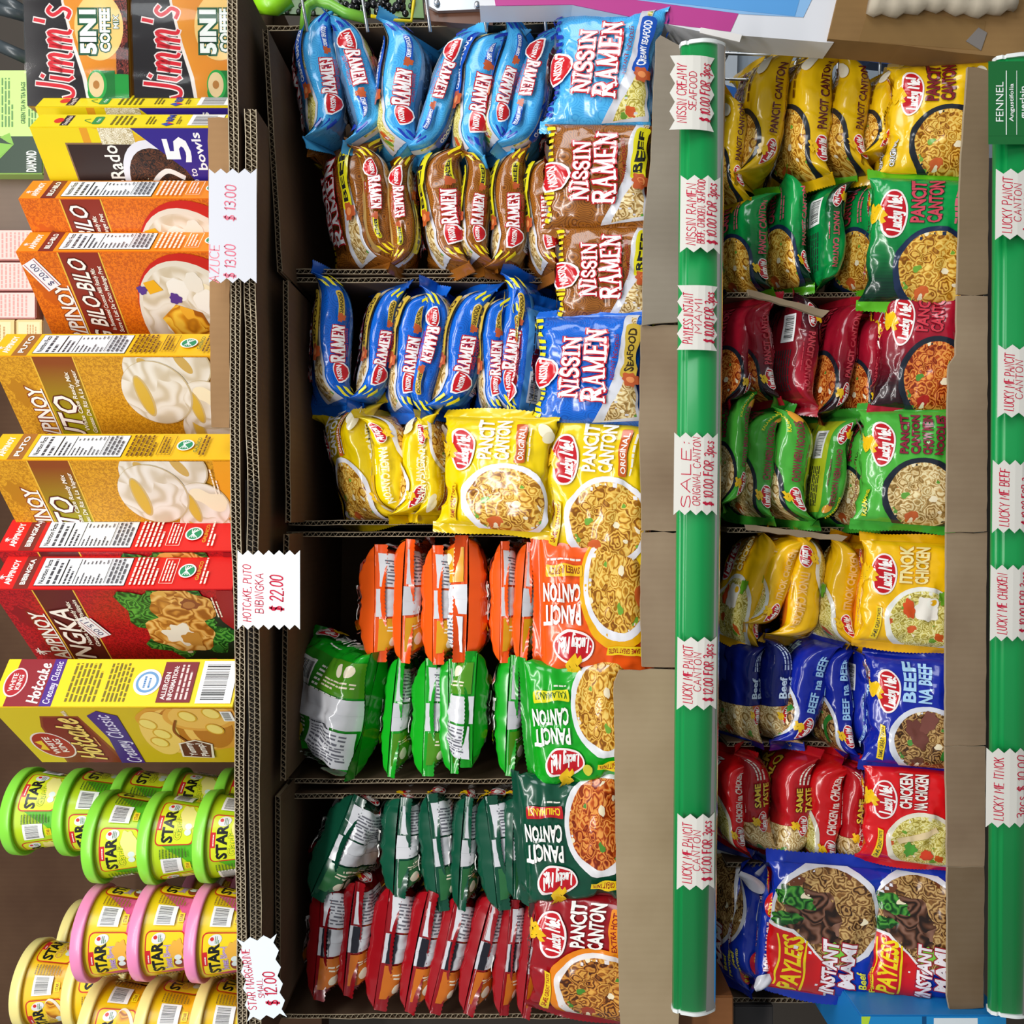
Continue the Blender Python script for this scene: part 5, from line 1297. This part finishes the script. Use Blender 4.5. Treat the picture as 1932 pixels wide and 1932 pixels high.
# ---------------------------------------------------------------- price rails and tags
def rail(px0, py0, px1, py1, wpx, label, d=-.028):
    a, b = P(px0, py0, d), P(px1, py1, d); r = empty('price_rail', a); L = (b - a).length
    ax = (b - a).normalized(); up = Vector((0, 0, 1)); up = (up - ax * up.dot(ax)).normalized(); fr = up.cross(ax)  # towards us
    if fr.y > 0: fr = -fr
    h = wpx * K(966, d) / 2
    prof = [(h, .0), (h * .97, .006), (h * .80, .0085), (h * .68, .0075), (h * .66, .010), (h * .3, .0125), (0, .0135), (-h * .4, .0115), (-h * .8, .0065), (-h * .98, .0025), (-h, -.004), (-h * .9, -.006), (h * .9, -.006)]
    prof = prof[:5] + smooth_line(prof[4:11], 4)[1:] + prof[11:]
    V = []; F = []; n = len(prof)
    for c in (Vector(), ax * L):
        for u, f in prof: V.append(c + up * u + fr * f)
    for i in range(n): F.append((i, (i + 1) % n, n + (i + 1) % n, n + i))
    F += [tuple(range(n))[::-1], tuple(range(n, 2 * n))]
    o = obj('channel', V, F, [mat('#099448', 'plastic')], None, r)
    for p_ in o.data.polygons: p_.use_smooth = len(p_.vertices) == 4 and p_.index < n - 4
    # clear label cover
    cv = [(h * .66, .0135), (h * .3, .0155), (0, .0165), (-h * .4, .0148), (-h * .8, .0098), (-h * .99, .0050)]
    V = []; F = []; n = len(cv)
    for c in (Vector(), ax * L):
        for u, f in cv: V.append(c + up * u + fr * f)
    F = [(i, i + 1, n + i + 1, n + i) for i in range(n - 1)]
    obj('clear_cover', V, F, [mat('clear', 'gloss')], None, r, True)
    for s, q in ((-.004, 0), (.004, L)):
        pts = [(u * 1.04, f * 1.15) for u, f in prof]
        V = [ax * (q + e) + up * u + fr * f for e in (0, s) for u, f in pts]; n = len(pts)
        obj('end_cap', V, [tuple(range(n)), tuple(range(n, 2 * n))] + [(i, (i + 1) % n, n + (i + 1) % n, n + i) for i in range(n)], [mat('#e4e8e6', 'plastic')], None, r)
    tag(r, label, 'price rail', 'green shelf price rails'); return r
rail(1325, 92, 1308, 1896, 82, 'green price rail along the middle shelf, with six paper tags')
rail(1920, 118, 1908, 1900, 90, 'green price rail at the right edge of the photo')
TG = 'handwritten paper price tags'
RED = '#c81e40'
def zig(pa, pb, n, amp):
    out = []
    for i in range(n):
        t = i / n; t2 = (i + .5) / n
        out.append((pa[0] + (pb[0] - pa[0]) * t, pa[1] + (pb[1] - pa[1]) * t))
        dx, dy = pb[0] - pa[0], pb[1] - pa[1]; l = math.hypot(dx, dy)
        out.append((pa[0] + dx * t2 + dy / l * amp, pa[1] + dy * t2 - dx / l * amp))
    return out
def price_tag(px0, py0, px1, py1, lines, label, d=-.045, zx=0, zy=1, rot=0.0, curl=.0, amp=.0055, paper='#e2e0dc', seed=1, cyl=False, name='price_tag'):
    """px0..px1 across the photo, py0..py1 down it; zx / zy: pinked sides; lines: (text, px, py_from, py_to, height px, colour)"""
    cx, cy = (px0 + px1) / 2, (py0 + py1) / 2; c = P(cx, cy, d); k = K(cy, d)
    w = (py1 - py0) * k; h = (px1 - px0) * k
    a, b, c2, e = (-w / 2, -h / 2), (w / 2, -h / 2), (w / 2, h / 2), (-w / 2, h / 2)
    pts = []
    nh = max(int(h / .0115), 3); nw = max(int(w / .016), 3)
    for (p, q), z, n in (((a, b), zx, nw), ((b, c2), zy, nh), ((c2, e), zx, nw), ((e, a), zy, nh)):
        pts += zig(p, q, n, -amp if z else 0) if z else [p]
    A = Art(seed + 3)
    for t, lx, y0, y1, hp, col in lines:
        A.stroke(t, (cy - (y0 + y1) / 2) * k, (cx - lx) * k, hp * k, col, .10, w=(y1 - y0) * k, jit=.05, shear=.12, gap=.24)
    r = random.Random(seed)
    # paper follows a gentle curve
    def yoff(x, z):
        v = curl * (x / w * 2) ** 2
        if cyl: v += .006 * (z / h * 2) ** 2 if z < 0 else .0015 * (z / h * 2) ** 2
        return v
    V = []; N = []
    ps = np.linspace(-w / 2 - .008, w / 2 + .008, 13); qs = np.linspace(-h / 2 - .008, h / 2 + .008, 9)
    G = np.array([[(p, yoff(p, q), q) for q in qs] for p in ps]); Nn = np.zeros_like(G); Nn[:, :, 1] = -1
    B = Art(1); B.items = []; B.poly(pts, paper)
    B.items += A.items
    aV, aF, aM, keys = B.cut(list(ps), list(qs))
    sf = Surf(ps, qs, G, Nn); g = sf.at(G, aV[:, 0], aV[:, 1]); g[:, 1] -= .00012 * aV[:, 2]
    b0 = len(g); g2 = g.copy(); g2[:, 1] = sf.at(G, aV[:, 0], aV[:, 1])[:, 1] + .0004
    F = list(aF) + [tuple(i + b0 for i in reversed(f)) for f, m in zip(aF, aM) if m == 0]
    fm = list(aM) + [0] * (len(F) - len(aF))
    o = obj(name, np.concatenate((g, g2)), F, [mat(x, 'paper') for x in keys], fm)
    o.location = c; o.rotation_euler = (0, math.radians(rot), 0)
    return tag(o, label, 'price tag', TG)
T3 = 'FOR 3pcs'
def rail_tag(x0, y0, x1, y1, l1, l2, price, label, zx=0, zy=1, l1x=None, seed=1, paper='#e0ddd4', rot=.6, hl=24):
    w = x1 - x0; L = y1 - y0; ls = []
    ls.append((l1, x0 + w * .26, y0 + L * .12, y1 - L * .10, hl * .72, RED))
    if l2: ls.append((l2, x0 + w * .50, y0 + L * (.22 if len(l2) < 12 else .06), y1 - L * (.26 if len(l2) < 12 else .12), hl * .58, RED))
    ls.append((price, x0 + w * .78, y0 + L * .10, y1 - L * .12, hl * .78, RED))
    return price_tag(x0, y0, x1, y1, ls, label, zx=zx, zy=zy, seed=seed, cyl=True, rot=rot, paper=paper, d=-.047)
PR = '$ 10.00 FOR 3pcs'
rail_tag(1264, 104, 1350, 244, 'NISSIN CREAMY', 'SEAFOOD', PR, 'zigzag-sided tag for creamy seafood at the photo-top end of the rail', 1, 0, seed=1)
rail_tag(1284, 330, 1361, 476, 'NISSIN RAMEN', 'BEEF, CHICKEN, SEAFOOD', PR, 'tag reading beef, chicken, seafood on the middle rail', seed=2)
rail_tag(1278, 538, 1356, 660, 'PAYLESS INSTANT', 'MAMI', PR, 'zigzag-sided tag reading instant mami on the middle rail', 1, 0, seed=3)
o = rail_tag(1272, 816, 1356, 972, 'SALE:', 'ORIGINAL CANTON', PR, 'tag with the word sale on the middle rail', seed=4)
rail_tag(1278, 1202, 1354, 1340, 'LUCKY ME PANCIT', 'CANTON', '$ 12.00 FOR 3pcs', 'twelve dollar canton tag beside the orange packets', seed=5)
rail_tag(1278, 1536, 1350, 1680, 'LUCKY ME PANCIT', 'CANTON', '$ 12.00 FOR 3pcs', 'twelve dollar canton tag beside the dark green packets', seed=6)
rail_tag(1880, 318, 1960, 452, 'LUCKY PANCIT', 'CANTON', PR, 'canton tag at the photo-top end of the right rail', seed=7)
rail_tag(1884, 650, 1962, 788, 'LUCKY ME PANCIT', 'CANTON', PR, 'canton tag on the right rail level with the wine red packets', seed=8)
rail_tag(1874, 868, 1956, 1006, 'LUCKY ME BEEF', None, PR, 'beef tag on the right rail', seed=9)
rail_tag(1870, 1066, 1952, 1210, 'LUCKY ME CHICKEN', None, PR, 'chicken tag on the right rail', seed=10)
rail_tag(1862, 1412, 1948, 1562, 'LUCKY ME ITNOK', None, '3pcs $ 10.00', 'itnok tag curling off the right rail', seed=11)
price_tag(394, 318, 484, 534, [('AZUCE', 404, 462, 532, 18, '#e08090'), ('$ 13.00', 434, 462, 524, 20, '#d86a80'), ('$ 13.00', 434, 350, 416, 20, '#d86a80')], 'white tag with two faint thirteen dollar prices by the orange boxes', d=-.012, seed=21, paper='#cccdd4')
price_tag(448, 1038, 566, 1188, [('HOTCAKE, PUTO', 466, 1066, 1172, 15, RED), ('BIBINGKA', 489, 1082, 1156, 15, RED), ('$ 22.00', 522, 1086, 1152, 24, RED)], 'white hotcake, puto, bibingka tag on the shelf edge', d=-.012, seed=22, paper='#e4e6e8')
price_tag(456, 1766, 532, 1924, [('STAR MARGARINE', 470, 1788, 1902, 15, RED), ('SMALL', 489, 1846, 1882, 11, RED), ('$ 12.00', 508, 1836, 1898, 22, RED)], 'white zigzag star margarine tag in front of the tubs', d=-.014, zx=1, zy=1, rot=-7, seed=23, amp=.005, paper='#e2eaf2')
# dark green printed card at the top of the right rail
A = Art(9); w_, h_ = .086, .036
k = K(190, -.047)
price = printed('name_card', flat_surf(-.044, .044, -.03, .03), A, '#1c6a34', 'paper', smooth=False)
bpy.data.objects.remove(price)
A.rect(-.035, -.03, .035, .03, '#1c6a34'); A.rect(-.034, .0105, .034, .0115, '#e8f0e8'); A.rect(-.034, -.0002, .034, .0004, '#e8f0e8')
A.text('FENNEL', .001, .0185, .0085, '#eef4ee', w=.042, bold=.0); A.text('Angustifolia', .0, .006, .0045, '#eef4ee', w=.040); A.text('guerlain', .0, -.006, .007, '#eef4ee', w=.034); A.small(-.02, -.0135, .02, -.011, 1, '#dce8dc'); A.text('LAXATIVE', 0, -.0195, .006, '#eef4ee', w=.038)
o = printed('name_card', flat_surf(-.044, .044, -.03, .03), A, '#1c6a34', 'paper', smooth=False)
o.location = P(1918, 194, -.047); tag(o, 'dark green printed card with white lettering at the end of the right rail', 'card')

# ---------------------------------------------------------------- things behind and around
def simple_box(name, pts, y0, y1, m, label, cat, group=None, art=None, rot=0.0):
    """upright box from photo corners (px0, py0)-(px1, py1) at depth y0, back to y1"""
    px0, py0, px1, py1 = pts; a = P(px0, py1, y0); b = P(px1, py0, y0)
    r = empty(name, ((a.x + b.x) / 2, y0, b.z)); w = b.x - a.x; h = a.z - b.z
    r.rotation_euler = (0, 0, math.radians(rot))
    bm = bmesh.new(); bx(bm, -w / 2, w / 2, 0, y1 - y0, 0, h); bmesh.ops.bevel(bm, geom=bm.edges[:], offset=.0015, segments=2, affect='EDGES')
    from_bm('box_body', bm, mat(m, 'board'), r)
    if art:
        A = Art(len(label)); art(A, w, h)
        printed('front_panel', flat_surf(-w / 2 + .001, w / 2 - .001, .001, h - .001, o=(0, -.0003, 0)), A, m, 'board', .00006, r, smooth=False)
    return tag(r, label, cat, group)
def tea_art(A, w, h):
    A.rect(-w / 2, 0, w / 2, h, '#b8e07c'); A.rect(-w / 2, 0, -w / 2 + w * .36, h, '#16341c')
    for a in (.2, .7, 1.2, 1.8): A.poly([(-w * .22, h * .5), (-w * .22 + .04 * math.cos(a + 1.3), h * .5 + .04 * math.sin(a)), (-w * .22 + .06 * math.cos(a + 1.2), h * .5 + .05 * math.sin(a + .2)), (-w * .22 + .03 * math.cos(a + .8), h * .5 + .03 * math.sin(a))], '#7ab03c')
    A.text('DIAMOND', -w * .38, h * .2, .014, '#e8ece4', w=w * .2, bold=.02); A.small(-w * .05, h * .5, w * .42, h * .9, 7, '#5a8a4a'); A.text('GREEN TEA IN TEA BAGS', w * .18, h * .34, .006, '#2a5a2c', w=w * .4); A.small(-w * .05, h * .1, w * .42, h * .26, 3, '#5a8a4a')
simple_box('tea_box', (-40, 118, 66, 320), .22, .30, '#a8d070', 'light and dark green tea box behind the coffee boxes', 'tea box', art=tea_art)
simple_box('cardboard_box', (-60, 326, 84, 432), .24, .48, KD, 'plain brown carton beside the green tea box', 'box')
def pink_art(A, w, h):
    A.rect(-w / 2, 0, w / 2, h, '#e8bcb4'); A.small(-w * .42, h * .08, w * .42, h * .45, 8, '#c89088'); A.rect(-w * .4, h * .5, w * .4, h * .95, '#b8c8dc'); A.small(-w * .36, h * .52, w * .36, h * .92, 8, '#6a7a98')
for i, (y0, y1) in enumerate(((428, 486), (490, 544), (548, 598))):
    simple_box('small_pink_box', (-110, y0, 60, y1), .20, .30, '#d89a94', '%s pale pink box in the row behind the orange boxes' % ['first', 'second', 'third'][i], 'box', 'pink boxes behind the orange ones', pink_art)
for i, (x0, x1) in enumerate(((-60, 22), (24, 74))):
    simple_box('small_cream_box', (x0, 600, x1, 650), .20, .28, '#d8b878', ['upper', 'lower'][i] + ' small cream box above the golden box', 'box', 'cream boxes', lambda A, w, h: (A.rect(-w * .4, h * .1, w * .4, h * .9, '#e4c898'), A.small(-w * .3, h * .2, w * .3, h * .6, 4, '#b08a50')))
# support behind: plain carton standing on the sheet carrying tea, pink and cream boxes
a_, b_ = P(75, 660, .2), P(75, 110, .2)
bm = bmesh.new(); bx(bm, a_.x, b_.x + .1, .20, .56, ZS, P(76, 600, .2).z); 
tag(from_bm('storage_carton', bm, mat(KD, 'card')), 'brown storage carton behind the orange and yellow boxes', 'carton')
bm = bmesh.new(); bx(bm, P(0, 2000, .5).x, P(0, 700, .5).x, .50, .56, ZS, ZS + .8)
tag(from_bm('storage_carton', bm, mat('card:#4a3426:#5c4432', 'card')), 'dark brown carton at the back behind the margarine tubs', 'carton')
# grey plastic crate corner, top left
r = empty('plastic_crate', P(60, 60, .3)); 
for q0, q1 in (((-20, 12), (48, 30)), ((-20, 78), (56, 112)), ((-8, -10), (52, 26)), ((56, -20), (60, 116))):
    bm = bmesh.new(); a = P(*q0, .3) - r.location; b = P(*q1, .3) - r.location; tube(bm, [a, b], .009, 8); from_bm('slat', bm, mat('#3c4448', 'plastic'), r, True)
tag(r, 'dark grey slatted plastic crate in the upper left corner', 'crate')
# wire rack at the photo top
r = empty('wire_rack', P(1890, 60, .14))
def wire(pts, d, rad=.0019):
    bm = bmesh.new(); tube(bm, [P(x, y, d) - r.location for x, y in pts], rad, 8); from_bm('wire', bm, mat('#c8ccd0', 'metal'), r, True)
for x in (1364, 1440, 1500, 1580, 1660, 1760): wire([(x + 40, 40), (x, 120), (x - 6, 330)], .15)
for y in (104, 152, 196, 240): wire([(1240, y - 8), (1560, y + 4), (1900, y + 16)], .146)
for x0, x1 in ((566, 580), (680, 694), (800, 812), (904, 918), (1022, 1030)): wire([(x0, -60), (x0 + 4, 0), (x1, 60)], .10)
wire([(900, 58), (1300, 66), (1900, 84)], .147, .0028)
tag(r, 'white wire rack panel beside the yellow packets at the photo top', 'wire rack')
# poster carton: pink, blue, white
def poster_art(A, w, h):
    # x runs up the photo (shop right), z runs to the photo left
    pass
def flat_quad(name, pts, d, th, m, fam, parent):
    W_ = [P(x, y, d) - parent.location for x, y in pts]; bm = slab([(p.x, p.z) for p in W_], th)
    for v in bm.verts: v.co.y += P(966, 40, d).y - parent.location.y
    return from_bm(name, bm, mat(m, fam), parent)
r = empty('printed_carton', P(1560, 40, .03))
flat_quad('box_body', [(900, -60), (1610, -60), (1600, 0), (1572, 82), (1330, 62), (1250, 44), (1080, 8), (905, 10)], .035, .035, '#dcdde2', 'board', r)
flat_quad('pink_band', [(930, -20), (1180, -6), (1394, 24), (1378, 60), (1330, 54), (1250, 44), (1080, 8), (935, 10)], .0345, .001, '#b8408c', 'board', r)
flat_quad('blue_band', [(1020, -60), (1560, -60), (1516, 32), (1400, 26), (1180, -4), (1050, -10)], .0343, .001, '#8ab8e4', 'board', r)
flat_quad('bright_blue_patch', [(1150, -40), (1520, -40), (1500, 30), (1420, 22), (1300, 8), (1160, -8)], .0340, .001, '#5a9edc', 'board', r)
flat_quad('paper_tear', [(1322, 52), (1400, 66), (1395, 80), (1320, 62)], .033, .002, '#e4e0dc', 'paper', r)
tag(r, 'white carton printed pink and blue across the photo top', 'carton')
r = empty('taped_carton', P(1800, 60, .03))
flat_quad('box_body', [(1600, -80), (2000, -80), (2000, 96), (1880, 108), (1800, 100), (1700, 86), (1562, 74)], .03, .04, 'card:#7a5c38:#927248', 'card', r)
flat_quad('brown_tape', [(1640, 14), (1860, 40), (1850, 96), (1620, 78)], .0295, .0006, 'tape', 'gloss', r)
flat_quad('torn_patch', [(1846, 52), (1862, 62), (1850, 96), (1822, 78)], .029, .001, '#7a7470', 'paper', r)
bm = bmesh.new(); tube(bm, [P(1640 + 13 * i, 8 + 5 * math.sin(i * .5), .024) + Vector((0, 0, 0)) - r.location for i in range(22)], [.010 + .0025 * math.sin(i * 2.1) for i in range(22)], 10); from_bm('rolled_paper_edge', bm, mat('#b8ac98', 'paper'), r, True)
tag(r, 'brown carton with tape in the upper right corner', 'carton')
# green net basket, beads, cutter behind the first carton
r = empty('net_basket', P(620, -10, .16))
flat_quad('basket_side', [(480, -80), (790, -80), (800, 34), (486, 24)], .20, .004, '#5c8a2c', 'plastic', r)
for i in range(46):
    bm = bmesh.new(); rn = random.Random(i); x = 488 + (i % 12) * 26 + rn.uniform(-5, 5); y = -16 + (i // 12) * 13 + rn.uniform(-3, 3)
    c = P(x, y, .196) - r.location
    bmesh.ops.create_uvsphere(bm, u_segments=10, v_segments=6, radius=.0032, matrix=Matrix.Translation(c) @ Matrix.Diagonal((1.4, .5, 1, 1)))
    from_bm('hole', bm, mat('#1c2410', 'plastic'), r, True)
bm = bmesh.new(); tube(bm, [P(x, y, .12) - r.location for x, y in ((574, 60), (578, 14), (596, 2), (622, 8), (650, 24), (690, 34))], .0065, 12); from_bm('handle', bm, mat('#7cc03c', 'plastic'), r, True)
bm = bmesh.new(); tube(bm, [P(x, y, .12) - r.location for x, y in ((482, 6), (520, 10), (545, -6))], .012, 12); from_bm('rim', bm, mat('#8cd01c', 'plastic'), r, True)
tag(r, 'lime green perforated basket behind the light blue packets', 'basket')
r = empty('bead_string', P(705, 16, .13)); rn = random.Random(4)
for i in range(34):
    c = P(656 + i * 3.4 + rn.uniform(-6, 6), 12 + 11 * math.sin(i * .8) + rn.uniform(-4, 4), .12 + rn.uniform(0, .02)) - r.location
    bm = bmesh.new(); bmesh.ops.create_uvsphere(bm, u_segments=14, v_segments=10, radius=rn.uniform(.0042, .006), matrix=Matrix.Translation(c)); from_bm('bead', bm, mat('#0c0c10', 'gloss'), r, True)
tag(r, 'string of shiny black beads above the light blue packets', 'beads')
bm = bmesh.new(); tube(bm, [P(x, y, .118) for x, y in ((700, 30), (740, 38), (776, 40), (780, 10), (784, -20))], .0022, 8)
tag(from_bm('yellow_cord', bm, mat('#d8c010', 'plastic'), None, True), 'yellow cord beside the black beads', 'cord')
r = empty('cutter_tool', P(850, 12, .12))
flat_quad('blade', [(806, -8), (918, -4), (912, 16), (826, 20), (808, 10)], .11, .006, '#c0c4c8', 'metal', r)
flat_quad('handle_scale', [(800, 4), (930, 24), (930, 48), (814, 40), (802, 26)], .117, .012, '#6a4430', 'plastic', r)
for x, y in ((824, 4), (900, 8)):
    bm = bmesh.new(); bmesh.ops.create_cone(bm, cap_ends=True, segments=16, radius1=.004, radius2=.003, depth=.004, matrix=Matrix.Translation(P(x, y, .108) - r.location) @ Matrix.Rotation(math.pi / 2, 4, 'X')); from_bm('rivet', bm, mat('#d8dade', 'metal'), r, True)
tag(r, 'steel cutter with brown handle hanging on the wires', 'tool')
r = empty('folded_chair', P(960, 30, .2))
bm = bmesh.new(); tube(bm, [P(x, y, .19) - r.location for x, y in ((918, -30), (926, 22), (924, 52), (905, 70))], .013, 14); from_bm('arm', bm, mat('#c8b490', 'plastic'), r, True)
flat_quad('back_rest', [(926, 8), (1120, 20), (1200, 60), (1180, 110), (930, 110)], .24, .02, '#6a5a48', 'plastic', r)
tag(r, 'tan plastic piece with brown panel behind the wires', 'tool part')
r = empty('grey_appliance', P(1500, 110, .32))
flat_quad('housing', [(1200, 40), (1900, 40), (1900, 300), (1340, 320), (1210, 200)], .30, .14, '#98a4b0', 'plastic', r)
flat_quad('curved_trim', [(1352, 70), (1392, 70), (1388, 200), (1366, 260), (1352, 190)], .285, .015, '#c4ccd4', 'plastic', r)
flat_quad('blue_bag', [(1362, 160), (1390, 168), (1388, 214), (1362, 206)], .24, .02, '#2c6cc0', 'plastic', r)
flat_quad('dark_panel', [(1218, 46), (1340, 60), (1330, 84), (1230, 78)], .24, .02, '#2a2c30', 'plastic', r)
flat_quad('blue_print', [(1612, 92), (1690, 100), (1688, 124), (1640, 118)], .2, .02, '#34508c', 'plastic', r)
flat_quad('blue_print', [(1862, 96), (1940, 98), (1940, 116), (1866, 112)], .2, .02, '#34508c', 'plastic', r)
tag(r, 'pale grey appliance housing behind the wire rack', 'appliance')
# photo bottom, right-hand row
simple_box('blue_carton', (1608, 1896, 1880, 2010), .02, .26, '#1c7cc0', 'bright blue printed box at the bottom of the photo', 'box', art=lambda A, w, h: (A.rect(-w / 2, 0, w / 2, h, '#2088c8'), A.rect(-w / 2, h * .55, w / 2, h * .58, '#0c4a7c'), A.rect(w * .2, h * .2, w * .46, h * .5, '#dce4e8'), A.poly([(-w * .1, h), (w * .5, h), (w * .5, h * .93)], '#b8d838'), A.text('SALE', w * .3, h * .75, .014, '#e8f0f4', w=w * .2) if False else None))
simple_box('brown_carton', (1250, 1862, 1376, 2010), .06, .40, 'card:#7a4c28:#8c5c34', 'brown carton standing at the bottom end of the middle rail', 'box')
simple_box('dark_carton', (1376, 1880, 1450, 2010), .14, .40, '#3a3634', 'dark grey carton beside the brown one at the photo bottom', 'box')  # added block: the darkness of an empty gap given as a dark colour
bm = bmesh.new(); tube(bm, [P(x, y, .03) for x, y in ((1872, 1890), (1920, 1906), (1960, 1930))], .006, 12)
tag(from_bm('roll', bm, mat('#d8d4cc', 'paper'), None, True), 'pale paper roll in the bottom right corner', 'paper')
for nm, a, b in (('shelf_side', -90, 100),):
    pass
